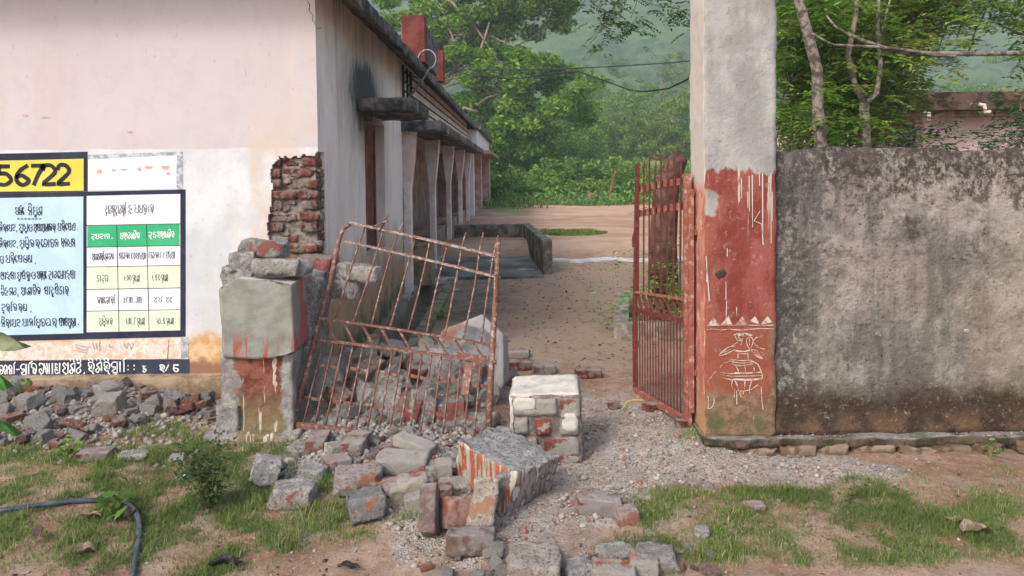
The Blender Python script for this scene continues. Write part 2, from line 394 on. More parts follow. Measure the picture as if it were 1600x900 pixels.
def m_brick(name, a, b, mortar=.5, mcol=(.46, .43, .40), th=(.50, .58), scale=9):
    n = N(name)
    c = n.mix(n.st(n.noise(16, 6, .7, v=n.obj), .42, .58), a, b)
    c = n.mix(n.mul(n.rand, .45), c, tuple(x * .5 for x in a))
    k = n.noise(scale, 5, .65, v=n.ms(n.obj, (1, 1, 1), (0, 0, 0)))
    k = n.add(k, n.mul(n.m_('SUBTRACT', n.rand, .5), .14))
    mc = n.mix(n.noise(20, 5, v=n.obj), mcol, tuple(x * .72 for x in mcol))
    c = n.mix(n.mul(n.st(k, *th), mortar), c, mc)
    up = n.n.new('ShaderNodeSeparateXYZ'); n.L(n.nor, up.inputs[0])
    c = n.mix(n.mul(n.st(up.outputs[2], .5, .95), n.st(n.noise(12, 5, loc=(3, 1, 1)), .35, .6), .65), c, (.50, .46, .42))   # settled dust
    n.bump(n.add(n.noise(60, 8, .85, v=n.obj), n.mul(n.noise(15, 6, .8, v=n.obj), 1.5)), 1.0, .018); return n.done(c)
def m_metal(name, paint, worn, rust=(.16, .06, .035), th=(.52, .60), scale=18):
    n = N(name)
    c = n.mix(n.st(n.noise(scale, 6, .7), *th), paint, worn)
    c = n.mix(n.mul(n.st(n.noise(scale * 1.7, 5, .7, loc=(4, 4, 4)), .52, .62), .8), c, rust)
    n.bump(n.noise(80, 5), .3, .003); n.b.inputs['Specular IOR Level'].default_value = .35
    return n.done(c, .62)
def m_leaf(name, dark, light, warm=None, wf=.15, trans=.35):
    n = N(name)
    c = n.mix(n.island, dark, light)
    if warm: c = n.mix(n.m_('GREATER_THAN', n.m_('FRACT', n.mul(n.island, 17.31)), 1 - wf), c, warm)
    c = n.mix(n.mul(n.st(n.noise(.9, 4), .45, .6), .55), c, tuple(x * .7 for x in dark))
    n.L(c, n.b.inputs['Base Color']); n.b.inputs['Roughness'].default_value = .6; n.b.inputs['Specular IOR Level'].default_value = .2
    tr = n.n.new('ShaderNodeBsdfTranslucent'); n.L(c, tr.inputs[0])
    mx = n.n.new('ShaderNodeMixShader'); mx.inputs[0].default_value = trans
    n.t.links.new(n.b.outputs[0], mx.inputs[1]); n.t.links.new(tr.outputs[0], mx.inputs[2]); n.t.links.new(mx.outputs[0], n.out.inputs[0])
    return n.m
def m_paint(name, col, wear=.25, under=(.62, .55, .5), rough=.75, th=(.60, .66)):
    n = N(name)
    c = n.mix(n.st(n.noise(5, 5), .39, .61), col, tuple(min(1, x * 1.12 + .01) for x in col))
    c = n.mix(n.mul(n.st(n.noise(20, 6, .75), *th), wear), c, under)
    n.bump(n.noise(40, 5), .12, .004); return n.done(c, rough)
M = {}
M['front'] = m_front_wall(); M['side'] = m_side_wall(); M['slab'] = m_dark_slab(); M['slab2'] = m_dark_slab('weathered_hood_concrete', .55)
M['soffit'] = m_soffit(); M['pillar'] = m_grey_pillar(); M['pside'] = m_pillar_side(); M['bwall'] = m_boundary()
M['conc'] = m_concrete('grey_broken_concrete'); M['conc_l'] = m_concrete('pale_broken_concrete', (.44, .41, .37), (.64, .60, .55))
M['conc_r'] = m_concrete('concrete_with_red_paint', paint=(.34, .11, .08), pz=(.62, .68)); M['conc_o'] = m_concrete('concrete_with_orange_paint', (.36, .33, .29), (.48, .43, .37), paint=(.48, .19, .08), pz=(.60, .66))
M['brick'] = m_brick('red_brick', (.16, .05, .035), (.30, .115, .08), .85, (.33, .28, .24), th=(.50, .60))
M['brick_d'] = m_brick('dusty_brick', (.25, .105, .08), (.36, .20, .15), .9, (.42, .385, .36), th=(.44, .52))
M['brick_c'] = m_brick('cream_plastered_brick', (.26, .09, .06), (.34, .15, .10), 1., (.52, .48, .41), th=(.43, .52))
M['brick_o'] = m_brick('orange_brick', (.36, .12, .065), (.45, .20, .12), .8, th=(.58, .64))
M['mortar'] = m_simple('old_mortar', (.15, .12, .10), (.28, .235, .195), 20, .95, .8, .015)
# ================================================================ TERRAIN
def H(x, y, detail=True):
    x = np.asarray(x, float); y = np.asarray(y, float)
    z = .020 * vnoise(x * 1.3, y * 1.3, 0, 3) + .008 * vnoise(x * 5, y * 5, 0, 4)
    if detail: z = z + (.006 * vnoise(x * 16, y * 16, 0, 5) + .004 * vnoise(x * 34, y * 34, 0, 6)) * (y < 12)
    e = lambda cx, cy, sx, sy, p=2: np.exp(-((np.abs(x - cx) / sx) ** p + (np.abs(y - cy) / sy) ** p))
    z = z + .10 * e(-3.15, 5.05, .9, .34, 3) * (1 + .35 * vnoise(x * 4, y * 4, 0, 8)) + .03 * e(-2.95, 4.5, .8, .35)
    z = z + .32 * e(-.90, 5.18, .58, .45, 3) * (1 + .3 * vnoise(x * 5, y * 5, 0, 9)) + .05 * e(-.75, 4.3, .8, .35)
    z = z + .05 * e(.95, 4.35, .5, .3) + .03 * e(-.3, 3.9, .7, .4)
    z = z - .26 * (sstep(-1.38, -1.34, x) * (1 - sstep(-1.04, -1.00, x))) * sstep(5.9, 6.3, y) * (1 - sstep(10.55, 10.65, y))
    z = z + .25 * sstep(13.6, 14.4, y + .25 * vnoise(x * .6, 0, 0, 2))
    z = z + .05 * vnoise(x * .25, y * .25, 0, 12) * sstep(16, 22, y)
    z = z + np.maximum(y - 44, 0) * .05
    z = z - .03 * e(-.2, 2.6, 1.5, .5)
    return z
def hz(x, y): return float(H(np.array([x]), np.array([y]))[0])
def G(px, py, off=0.0):
    z = 0.0
    for _ in range(8):
        p = GZ(px, py, z + off); z = .5 * z + .5 * hz(p.x, p.y)
    p = GZ(px, py, z + off); return Vector((p.x, p.y, hz(p.x, p.y)))
def blobs(x, y, L):
    """sum of soft discs given where they lie on the ground, seen from the road"""
    yy = np.maximum(y, .5); px = CX + FPX * x / yy; py = HOR + FPX * EYE / yy
    r = 0
    for cx, cy, rx, ry, wt in L:
        r = r + wt * np.exp(-(((px - cx) / rx) ** 2 + ((py - cy) / ry) ** 2) ** 1.1)
    return r
GRASS = [(220, 800, 420, 110, .45), (1300, 850, 420, 70, .45), (60, 800, 330, 90, 1.45), (330, 800, 190, 75, 1.3), (400, 840, 90, 40, .35), (60, 720, 160, 22, .5), (1180, 790, 180, 26, .95), (1320, 800, 130, 32, .9),
         (1020, 815, 70, 28, .6), (1080, 870, 120, 25, .35), (1480, 840, 170, 40, .9), (1560, 800, 80, 30, .6), (1330, 880, 180, 30, .75), (1180, 860, 90, 22, .5), (1430, 880, 250, 22, .6),
         (120, 790, 60, 26, -.8), (130, 830, 40, 15, -.5), (1230, 880, 50, 18, -.5), (1250, 835, 50, 12, -.4), (470, 870, 60, 30, -.3), (300, 700, 60, 25, .3), (450, 745, 60, 12, .3), (540, 770, 30, 10, .3)]
DUST = [(700, 760, 300, 80, .9), (560, 720, 180, 60, .8), (880, 840, 230, 55, 1.15), (1000, 720, 200, 80, .95), (1180, 725, 210, 40, .8), (1000, 650, 110, 50, .6), (1340, 745, 150, 24, .7),
        (640, 850, 130, 45, .8), (1420, 760, 160, 20, .35), (860, 640, 120, 40, .45), (230, 715, 130, 20, .5), (800, 900, 200, 20, .8), (900, 560, 120, 25, .25), (880, 760, 80, 30, .5)]
def masks(x, y):
    near = (y < 7.5)
    nf = np.clip(.42 + 1.5 * fbm(x * 8, y * 8, 3, 41, 3), 0, 1)
    n1 = fbm(x * 2.6, y * 2.6, 0, 21, 4); n2 = fbm(x * 3.1, y * 3.1, 5, 31, 4)
    g = np.clip((blobs(x, y, GRASS) + .8 * n1 - .25) * 1.25, 0, 1) * (.12 + .88 * nf) * near
    d = np.clip((blobs(x, y, DUST) + 1.0 * n2 + .3 * fbm(x * 12, y * 12, 0, 33, 2) - .42) * 1.1, 0, 1) * near
    # far grass: fringe of the field and a clump behind the ramp
    far = (y > 13)
    gf = np.clip(((y - 28.0 + 2.5 * vnoise(x * .3, y * .3, 0, 7) - np.clip(x, -4, 8) * .55) * .5), 0, 1)
    gf = np.maximum(gf, np.clip(1.2 - np.hypot((x - 1.2) / .9, (y - 16.2) / .8) + .6 * n1, 0, 1))
    gf = np.maximum(gf, np.clip(1.2 - np.hypot((x + .2) / 1.2, (y - 26) / 5) + .6 * n1, 0, 1) * .8)
    g = np.where(far, gf, g)
    wet = np.clip(1.3 - np.hypot((x + .5) / .5, (y - 9.0) / 1.9) + .7 * n2, 0, 1) * (y > 6) * (y < 13)
    wet = np.maximum(wet, np.clip(1.3 - np.hypot((x + 1.2) / .3, (y - 9) / 4), 0, 1) * (y > 5.6) * (y < 11))
    return g, d, wet
def axis(lo, hi, step, a, b, gr):
    c = list(np.arange(lo, hi + 1e-6, step)); s = step; v = c[-1]
    while v < b: s *= gr; v += s; c.append(v)
    s = step; v = c[0]; pre = []
    while v > a: s *= gr; v -= s; pre.append(v)
    return np.array(pre[::-1] + c)
gx = axis(-4.4, 3.8, .026, -420, 420, 1.045)
gy = np.concatenate([[-30, -8, -2, 0, 1.2, 1.9], np.arange(2.2, 8.5, .026), np.arange(8.5, 19, .09), axis(19, 19.1, .12, 19, 700, 1.03)[1:]])
X, Y = np.meshgrid(gx, gy); x_, y_ = X.ravel(), Y.ravel()
nx, ny = len(gx), len(gy)
V = np.stack([x_, y_, H(x_, y_)], 1)
i = np.arange((ny - 1) * (nx - 1)); r, c = i // (nx - 1), i % (nx - 1); k = r * nx + c
me = fast_mesh('ground', V, np.stack([k, k + 1, k + nx + 1, k + nx], 1), True)
g, d, wt = masks(x_, y_)
ca = me.color_attributes.new('zone', 'FLOAT_COLOR', 'POINT')
ca.data.foreach_set('color', np.stack([g, d, wt, np.ones_like(g)], 1).astype(np.float32).ravel())
def m_ground():
    n = N('soil_dust_and_turf')
    z = n.attr('zone'); s = n.n.new('ShaderNodeSeparateColor'); n.L(z, s.inputs[0]); g, d, wv = s.outputs
    soil = n.mix(n.st(n.noise(1.7, 6, .65), .39, .61), (.28, .17, .105), (.40, .28, .20))
    soil = n.mix(n.mul(n.st(n.noise(11, 6, .75), .45, .62), .6), soil, (.19, .105, .062))
    soil = n.mix(n.mul(n.st(n.noise(45, 4, .7), .57, .64), .7), soil, (.44, .33, .25)); soil = n.mix(n.mul(n.st(n.noise(75, 5, .8, loc=(3, 3, 3)), .54, .62), .65), soil, (.12, .07, .045)); soil = n.mix(n.mul(n.st(n.noise(5, 8, .8, loc=(8, 3, 3)), .52, .60), .5), soil, (.33, .27, .22))
    field = n.mix(n.st(n.noise(.35, 6, .7, sc=(.6, 1.6, 1)), .42, .58), (.40, .225, .14), (.50, .34, .24))
    field = n.mix(n.mul(n.st(n.noise(1.2, 7, .75, sc=(.6, 2.0, 1), loc=(4, 2, 0)), .5, .64), .6), field, (.26, .16, .10))
    soil = n.mix(n.st(n.y, 13.2, 14.5), soil, field)
    path = n.mix(n.noise(3, 6, .7, sc=(1, .5, 1)), (.26, .175, .115), (.37, .27, .195))
    path = n.mix(n.mul(n.st(n.noise(9, 5, .7, sc=(1, .45, 1)), .57, .64), .7), path, (.15, .105, .075))
    soil = n.mix(n.mul(n.st(n.y, 5.6, 6.6), n.inv(n.st(n.y, 12.8, 13.6))), soil, path)
    dust = n.mix(n.st(n.noise(6, 7, .75), .32, .66), (.33, .29, .25), (.50, .455, .405))
    dust = n.mix(n.mul(n.st(n.noise(60, 4, .8), .5, .62), .75), dust, (.15, .13, .115))
    dust = n.mix(n.mul(n.st(n.noise(34, 4, .7, loc=(2, 2, 2)), .62, .68), .7), dust, (.34, .16, .10))
    dm = n.st(n.add(d, n.mul(n.m_('SUBTRACT', n.noise(9, 8, .8), .5), 1.3)), .15, .85)
    c = n.mix(n.mul(dm, .85), soil, dust)
    turf = n.mix(n.st(n.noise(15, 6, .7), .39, .61), (.07, .085, .03), (.15, .15, .065))
    turf = n.mix(n.mul(n.st(n.noise(7, 5, .7), .55, .65), .6), turf, (.24, .16, .09))
    turf = n.mix(n.st(n.y, 11, 13), turf, n.mix(n.noise(2, 5), (.12, .20, .04), (.24, .33, .08)))
    gm = n.st(n.add(g, n.mul(n.m_('SUBTRACT', n.noise(20, 5, .75), .5), .8)), .3, .75)
    c = n.mix(n.mul(gm, .85), c, turf)
    c = n.mix(n.mul(wv, .72), c, n.mix(n.st(n.noise(4, 6, .7), .45, .62), (.07, .065, .05), (.20, .19, .16)))
    peb = n.voro(70, feat='F1'); h = n.add(n.mul(n.noise(40, 7, .8), 1.6), n.mul(n.inv(n.st(peb, .1, .5)), n.mul(dm, 1.2)))
    n.bump(h, .7, .018)
    return n.done(c, .95)
tag(link('ground', me, m_ground()), 'red brown soil with grey rubble dust and worn turf', kind='structure')

# ================================================================ SCHOOL BUILDING
YF, XS = 5.45, -1.46          # the painted front wall and the long side wall
school = tag(empty('school_building', (-2.5, YF, 0)), 'long pink and white school building with painted notices and a columned verandah', 'building')
def part(name, mb, mat, parent=school, smooth=False):
    me = mb.mesh(name, smooth) if isinstance(mb, MB) else mb
    o = link(name, me, mat, parent); 
    p = parent; off = Vector((0, 0, 0))
    while p is not None: off += p.location; p = p.parent
    if parent.rotation_euler.z == 0: o.location = -off
    return o
# --- front plaster with the torn hole over the bricks
hx0, hx1, hz0, hz1 = -2.7, XS, .30, 2.1
step = .0125
nxh, nzh = int(round((hx1 - hx0) / step)), int(round((hz1 - hz0) / step))
P_TL = W(418, 250, YF); P_BR = W(517, 404, YF)
def hole(x, z):
    """true inside the torn opening (x, z on the wall)"""
    wob = .022 * fbm(x * 9, z * 9, 0, 51, 4) + .012 * vnoise(x * 30, z * 30, 0, 52)
    left = P_TL.x + .012 + wob + .05 * sstep(1.62, 1.78, z) - .02 * np.sin((z - .9) * 6)
    top = 1.745 + wob * 1.2 - .06 * np.clip((x + 1.9) * -2, 0, 1)
    return (x > left) & (z < top) & (z > .86 + wob)
cx = hx0 + (np.arange(nxh) + .5) * step; cz = hz0 + (np.arange(nzh) + .5) * step
CXg, CZg = np.meshgrid(cx, cz); hl = hole(CXg, CZg)
idx = -np.ones((nzh + 1, nxh + 1), int); vs = []; fs = []
jit = np.random.RandomState(3).uniform(-.3, .3, (nzh + 1, nxh + 1, 2)) * step
TH = .035
def vid(r, c):
    if idx[r, c] < 0:
        idx[r, c] = len(vs)
        nb = hl[max(r - 1, 0):r + 1, max(c - 1, 0):c + 1]
        j = jit[r, c] if nb.any() and not nb.all() else (0, 0)
        x = hx0 + c * step + j[0]; z = hz0 + r * step + j[1]
        vs.append((x, YF, z)); vs.append((x, YF + TH, z))
    return idx[r, c]
for r in range(nzh):
    for c in range(nxh):
        if hl[r, c]: continue
        a, b, cc, d2 = vid(r, c), vid(r, c + 1), vid(r + 1, c + 1), vid(r + 1, c)
        fs.append((a, b, cc, d2))
        for (rr, c2, p, q) in ((r - 1, c, a, b), (r + 1, c, cc, d2), (r, c - 1, d2, a), (r, c + 1, b, cc)):
            if 0 <= rr < nzh and 0 <= c2 < nxh and hl[rr, c2]: fs.append((q, p, p + 1, q + 1))
            elif c2 == nxh: fs.append((q, p, p + 1, q + 1))
mb = MB(); mb.v = vs; mb.f = fs
def quadY(mb, x0, x1, z0, z1, y=YF): mb.add([(x0, y, z0), (x1, y, z0), (x1, y, z1), (x0, y, z1)], [(0, 1, 2, 3)])
quadY(mb, -12, hx0, .1, 3.18); quadY(mb, hx0, XS, hz1, 3.18); quadY(mb, hx0, XS, .1, hz0)
part('plaster_wall', mb, M['front'])
# --- body of the wall behind the plaster and the long side wall with its window opening
WY0, WY1, WZ0, WZ1 = 7.15, 8.22, .80, 2.15
side = MB()
side.box(-12, XS - .30, YF + TH + .001, YF + .30, .1, 3.175)
part('wall_core', side, M['mortar'])
sw = MB()
def boxS(y0, y1, z0, z1, x0=XS - .28, x1=XS): sw.box(x0, x1, y0, y1, z0, z1)
# the corner above and below the torn bricks
boxS(YF + .001, 5.93, 1.78, 3.18); boxS(YF + .001, 5.93, -.05, .84); boxS(5.64, 5.93, .84, 1.78)
boxS(5.93, WY0, -.3, 3.18); boxS(WY0, WY1, -.3, WZ0); boxS(WY0, WY1, WZ1, 3.18); boxS(WY1, 9.5, -.3, 3.18)
part('side_wall', sw, M['side'])
part('backing', MB().box(P_TL.x - .02, XS - .03, YF + .045, 5.63, .85, 1.775), M['mortar'])
# bricks laid in the torn corner, each one its own
ci = W(0, 0, YF)
bmv = [chipped('brick', .225, .10, .066, (9, 4, 4), nrand=9, chip=.84, noise=.05, nscale=5, seed=100 + i, fine=.016) for i in range(9)]
for m_ in bmv: m_.materials.append(M['brick'])
rows = 11; rs = np.random.RandomState(5)
for j in range(rows):
    z = .895 + j * .081
    xx = P_TL.x - .02 + (.0 if j % 2 else -.11)
    while xx < XS - .02:
        L = .225 if rs.rand() < .75 else .11
        x0 = max(xx, P_TL.x - .03); x1 = min(xx + L, XS - .006)
        if x1 - x0 > .05 and rs.rand() > .10:
            o = link('brick', bmv[rs.randint(9)], None, school)
            o.location = Vector(((x0 + x1) / 2, YF + .075 + rs.uniform(-.022, .03), z)) - school.location
            o.scale = ((x1 - x0) / .225, 1, rs.uniform(.85, 1.0)); o.rotation_euler = (rs.uniform(-.05, .05), rs.uniform(-.02, .02), rs.uniform(-.06, .06))
        xx += L + .012
# side return bricks
for j in range(rows):
    z = .895 + j * .081
    for k in range(1):
        o = link('brick', bmv[(j + 2) % 5], None, school)
        o.location = Vector((XS - .062 + rs.uniform(-.008, .008), YF + .10 + (.05 if j % 2 else 0), z)) - school.location
        o.rotation_euler = (0, 0, math.pi / 2); o.scale = (.85, 1, .92)
# mortar mass smeared over the bricks
for k in range(46):
    m_ = chipped('mortar_patch', .12, .04, .05, (6, 3, 4), nrand=6, chip=.6, noise=.12, seed=200 + k, fine=.03)
    o = link('mortar_patch', m_, M['mortar'], school); o.location = Vector((rs.uniform(P_TL.x + .04, XS - .02), YF + .05, rs.uniform(.88, 1.72))) - school.location
    o.rotation_euler = (0, rs.uniform(-.4, .4), 0); o.scale = (rs.uniform(.5, 1.5), 1, rs.uniform(.4, 1.1))
# window: reveal, frame, shutter
win = part('window', MB().box(XS - .16, XS - .10, WY0, WY0 + .06, WZ0, WZ1).box(XS - .16, XS - .10, WY1 - .06, WY1, WZ0, WZ1).box(XS - .16, XS - .10, WY0 + .06, WY1 - .06, WZ1 - .06, WZ1), m_simple('old_red_oxide_wood', (.12, .035, .022), (.20, .07, .045), 9, .7, .3))
m_sh = m_simple('brown_red_shutter_paint', (.10, .03, .022), (.19, .07, .05), 6, .7, .3)
MW = MB().box(XS - .145, XS - .115, WY0 + .06, 7.67, WZ0, WZ1 - .06); MW.box(XS - .114, XS - .104, WY0 + .12, 7.6, 1.45, 1.5)
s1 = link('shutter', MW.mesh('shutter'), m_sh, win)
s1.location = (0, 0, 0)
s2 = link('shutter', MB().box(XS - .145, XS - .115, 7.68, WY1 - .06, WZ0, WZ1 - .06).mesh('shutter'), m_sh, win)
# hood slab over the window
ch = chipped('window_hood', .50, 1.33, .12, (10, 24, 4), nrand=3, chip=.985, noise=.006, nscale=14, seed=4, fine=.003)
o = link('window_hood', ch, M['slab2'], school); o.location = Vector((XS + .26, 6.83 + .665, 2.255)) - school.location
# plinth
pl = MB(); pl.box(-12, XS + .06, 5.30, YF - .001, -.1, .137); part('plinth', pl, m_simple('mud_stained_plinth', (.20, .14, .085), (.38, .29, .19), 5, .95, .6, .015))
# eave slab: overhangs the side wall, its edge black with mould
ev = MB(); ev.box(-12, XS + .02, 5.0, 22.3, 3.181, 3.30); part('roof_slab', ev, M['slab'])
V_, F_ = box_grid(.30, 17.3, .12, 5, 300, 3)
V_ = V_ + np.array([XS + .155, 13.65, 0]); V_[:, 2] += 3.13 - .10 * (V_[:, 0] - XS) / .15
V_ = V_ + .014 * np.stack([vnoise(V_[:, 0] * 9, V_[:, 1] * 7, V_[:, 2] * 9, 600 + k) for k in range(3)], 1)
part('roof_eave', fast_mesh('roof_eave', V_, F_), M['slab'])
sf = MB(); sf.add([(XS - .01, 5.05, 3.135), (XS + .27, 5.05, 2.945), (XS + .27, 22.2, 2.945), (XS - .01, 22.2, 3.135), (XS - .01, 5.05, 3.15), (XS + .27, 5.05, 2.96), (XS + .27, 22.2, 2.96), (XS - .01, 22.2, 3.15)], [(0, 3, 2, 1), (0, 1, 5, 4), (4, 5, 6, 7), (2, 3, 7, 6), (1, 2, 6, 5)]); part('soffit', sf, M['soffit'])
# wall above the verandah: white with dark horizontal grooves
ub = MB(); ub.box(XS - .25, XS + .02, 9.43, 22.0, 2.28, 3.13); part('upper_wall', ub, m_simple('whitewashed_upper_wall', (.62, .56, .53), (.76, .70, .67), 2.5, .9, .3))
m_rod = m_simple('black_iron_rod', (.02, .02, .022), (.05, .045, .04), 20, .7, .2)
for k in range(5):
    part('rail_rod', MB().box(XS + .021, XS + .043, 9.43, 21.6, 2.42 + k * .125, 2.435 + k * .125), m_rod)
for k in range(3):
    part('rail_post', MB().box(XS + .021, XS + .05, 9.45 + k * .35, 9.475 + k * .35, 2.4, 3.0), m_rod)
# verandah
vs_ = chipped('verandah_slab', .52, 12.6, .13, (6, 80, 3), noise=.0012, nscale=60, seed=9, fine=.0006)
o = link('verandah_slab', vs_, M['slab2'], school); o.location = Vector((-1.22, 15.75, 2.22)) - school.location
part('verandah_ceiling', MB().box(-3.2, -1.47, 9.5, 22.0, 2.17, 2.24), M['soffit'])
m_in = m_simple('brown_inner_plaster', (.20, .125, .10), (.32, .22, .185), 2.5, .9, .3)  # brown plaster of the verandah's inner walls and low parapets
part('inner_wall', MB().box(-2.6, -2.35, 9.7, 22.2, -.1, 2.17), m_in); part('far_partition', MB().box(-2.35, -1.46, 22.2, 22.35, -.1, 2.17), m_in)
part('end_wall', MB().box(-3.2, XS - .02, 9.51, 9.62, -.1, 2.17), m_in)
part('verandah_floor', MB().box(-3.2, -1.38, 9.3, 22.5, -.3, .045), m_simple('worn_cement_floor', (.26, .26, .23), (.46, .45, .41), 3, .8, .4))
m_col = m_simple('pink_white_column', (.66, .52, .47), (.80, .69, .64), 4, .9, .3)
m_gd = m_simple('dark_green_door', (.01, .06, .035), (.02, .10, .06), 6, .6, .2)
part('door', MB().box(-2.35, -2.30, 15.2, 16.2, .05, 1.9), m_gd)
part('door', MB().box(XS - .9, XS - .86, 9.63, 9.70, .05, 2.0), m_gd)
for k in range(4):
    part('wall_band', MB().box(-2.35, -2.33, 10 + k * 3, 12.9 + k * 3, 1.50, 1.58), m_simple('band', (.25, .15, .13), (.3, .2, .18), 5) if k == 0 else bpy.data.materials['band'])
def column(y0, wd=.24, top=.55, x1=-1.33):
    mb = MB(); x0 = x1 - .09
    # shaft and a bracket that flares along the wall line and outward
    pr = [(0, wd / 2), (1.40, wd / 2), (1.85, wd / 2 + top * .35), (2.165, wd / 2 + top * .5)]
    pr = [(z_, (h_ - wd / 2) * .22) for z_, h_ in pr]; h = wd / 2
    for (za, fa), (zb, fb) in zip(pr[:-1], pr[1:]):
        mb.add([(x0 - fa, y0 - h, za), (x1 + fa, y0 - h, za), (x1 + fa, y0 + h, za), (x0 - fa, y0 + h, za), (x0 - fb, y0 - h, zb), (x1 + fb, y0 - h, zb), (x1 + fb, y0 + h, zb), (x0 - fb, y0 + h, zb)],
               [(0, 1, 5, 4), (1, 2, 6, 5), (2, 3, 7, 6), (3, 0, 4, 7)])
    part('column', mb, m_col)
for y0 in (12.2, 15.1, 18.2, 21.0): column(y0, .20, .7)
column(9.72, .2, .7, -1.38)
# half wall block with painted motif at the first bay, mossy foot
m_hw = m_simple('mossy_painted_base', (.16, .13, .07), (.33, .25, .15), 5, .95, .5)
part('parapet', MB().box(-1.72, -1.20, 10.25, 10.75, .04, .60), m_hw)
for (y0, y1) in ((12.4, 14.95), (15.3, 18.0), (18.4, 20.8)):
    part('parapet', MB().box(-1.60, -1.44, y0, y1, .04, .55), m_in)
# projecting end block with its own small roof
eb = MB(); eb.box(-3.4, -1.28, 22.5, 22.9, -.1, 2.17); part('end_block', eb, m_simple('white_end_block', (.66, .60, .58), (.76, .72, .70), 3))
m_tp = m_simple('terracotta_pink_pier', (.42, .24, .20), (.54, .38, .34), 3); part('end_pier', MB().box(-1.45, -1.18, 25.3, 25.9, -.1, 2.17), m_tp); part('end_pier', MB().box(-1.40, -1.08, 30.2, 31.5, -.1, 2.17), m_tp)
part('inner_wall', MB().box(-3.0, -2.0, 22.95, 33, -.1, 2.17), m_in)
part('end_slab', MB().box(-3.4, -.74, 22.4, 33, 2.17, 2.27), m_simple('rusty_pink_slab', (.30, .14, .10), (.42, .24, .19), 3))
part('end_parapet', MB().box(-3.4, -1.16, 22.3, 32.5, 2.271, 2.90), m_simple('white_end_parapet', (.62, .60, .60), (.76, .74, .73), 3))
part('roof_slab', MB().box(-3.4, -1.02, 22.31, 32.8, 2.901, 3.10), M['slab'])
# red boxes on the roof
m_red = m_simple('oxide_red_wall', (.11, .026, .022), (.18, .045, .038), 5, .9, .3)
rb = part('parapet_block', MB().box(-1.50, -1.20, 9.9, 10.15, 3.10, 3.72), m_red)
part('parapet_block', MB().box(-1.49, -1.19, 10.151, 11.4, 3.10, 3.62), M['slab'])
part('parapet_block', MB().box(-1.45, -1.16, 12.0, 12.3, 3.10, 3.60), m_red)

# --- ramp wall and platform beside the verandah
rw = tag(empty('ramp_wall', (0, 15, 0)), 'low dark cement wall round the wet platform at the end of the verandah', 'wall')
m_rw = m_simple('mossy_dark_cement', (.075, .07, .05), (.20, .185, .145), 4, .9, .5)
A_, B_, C_ = (.49, 11.55), (.21, 15.4), (-1.3, 15.4)
def wallseg(mb, a, b, th, z0, z1, n=14, seed=0):
    a = Vector((a[0], a[1], 0)); b = Vector((b[0], b[1], 0)); t = (b - a).normalized(); u = Vector((-t.y, t.x, 0)) * th / 2
    for i in range(n):
        p, q = a.lerp(b, i / n), a.lerp(b, (i + 1) / n)
        j0, j1 = .008 * math.sin(i * 2.3 + seed), .008 * math.sin((i + 1) * 2.3 + seed)
        mb.add([p - u + Vector((0, 0, z0)), q - u + Vector((0, 0, z0)), q + u + Vector((0, 0, z0)), p + u + Vector((0, 0, z0)),
                p - u + Vector((0, 0, z1 + j0)), q - u + Vector((0, 0, z1 + j1)), q + u + Vector((0, 0, z1 + j1)), p + u + Vector((0, 0, z1 + j0))],
               [(4, 5, 6, 7), (0, 1, 5, 4), (2, 3, 7, 6)] + ([(3, 0, 4, 7)] if i == 0 else []) + ([(1, 2, 6, 5)] if i == n - 1 else []))
mb = MB(); wallseg(mb, A_, B_, .15, -.1, .525); part('side_panel', mb, m_rw, rw)
mb = MB(); wallseg(mb, (B_[0] - .08, B_[1]), C_, .15, -.1, .52); part('back_panel', mb, m_rw, rw)
wp = MB().prism([(-1.36, 11.05), (.41, 11.15), (.13, 15.3), (-1.36, 15.3)], -.1, .030)
tag(wp.obj('wet_platform', m_simple('wet_cement', (.055, .06, .055), (.17, .17, .155), 1.6, .45, .3)), kind='structure')
# drain kerb
mb = MB(); wallseg(mb, (-.94, 5.9), (-.94, 10.75), .13, -.3, .065, 30, 1)
tag(mb.obj('drain_kerb', m_simple('mossy_kerb', (.10, .10, .05), (.24, .20, .14), 5, .9, .5)), 'mossy cement kerb along the open drain beside the school wall', 'kerb')
tag(MB().prism([(-1.38, 10.7), (-.88, 10.7), (-.88, 11.0), (-1.38, 11.0)], -.3, .05).obj('drain_cover', m_simple('cover_cement', (.3, .3, .27), (.48, .47, .43), 4)), 'pale cement slab that closes the far end of the open drain', 'slab')
# pale weathered strip of cement across the path
sp = []; 
for k in range(25):
    xx = .35 + k * .16; sp.append((xx, 12.95 + .10 * math.sin(k * .9) + .06 * math.sin(k * 2.3)))
bk = [(x, y + .38 + .07 * math.sin(x * 5)) for x, y in sp][::-1]
tag(MB().prism(sp + bk, -.05, .035).obj('cement_strip', m_simple('pale_cement', (.42, .41, .38), (.60, .59, .55), 6, .9, .4)), kind='structure')

# ================================================================ RIGHT GATE PILLAR AND BOUNDARY WALL
PY0 = GZ(1150, 682, .085).y; PY1 = PY0 + .35; PX0, PX1 = W(1101, 450, PY0).x, W(1212, 450, PY0).x
pil = tag(empty('gate_pillar', (1.3, 4.3, 0)), 'tall standing gate pillar, bare cement above, red paint with a white painted pot below', 'pillar')
def rough_box(name, x0, x1, y0, y1, z0, z1, div, noise=.004, fine=.002, nrand=0, seed=0, mat=None, parent=None, ns=6, chip=.97):
    m_ = chipped(name, x1 - x0, y1 - y0, z1 - z0, div, nrand=nrand, chip=chip, noise=noise, nscale=ns, seed=seed, fine=fine)
    o = link(name, m_, mat, parent); o.location = Vector(((x0 + x1) / 2, (y0 + y1) / 2, (z0 + z1) / 2))
    if parent: o.location -= parent.location
    return o
sh = rough_box('shaft', PX0, PX1, PY0, PY1, .08, 3.3, (18, 16, 120), .0026, .0012, seed=3, parent=pil, ns=26)
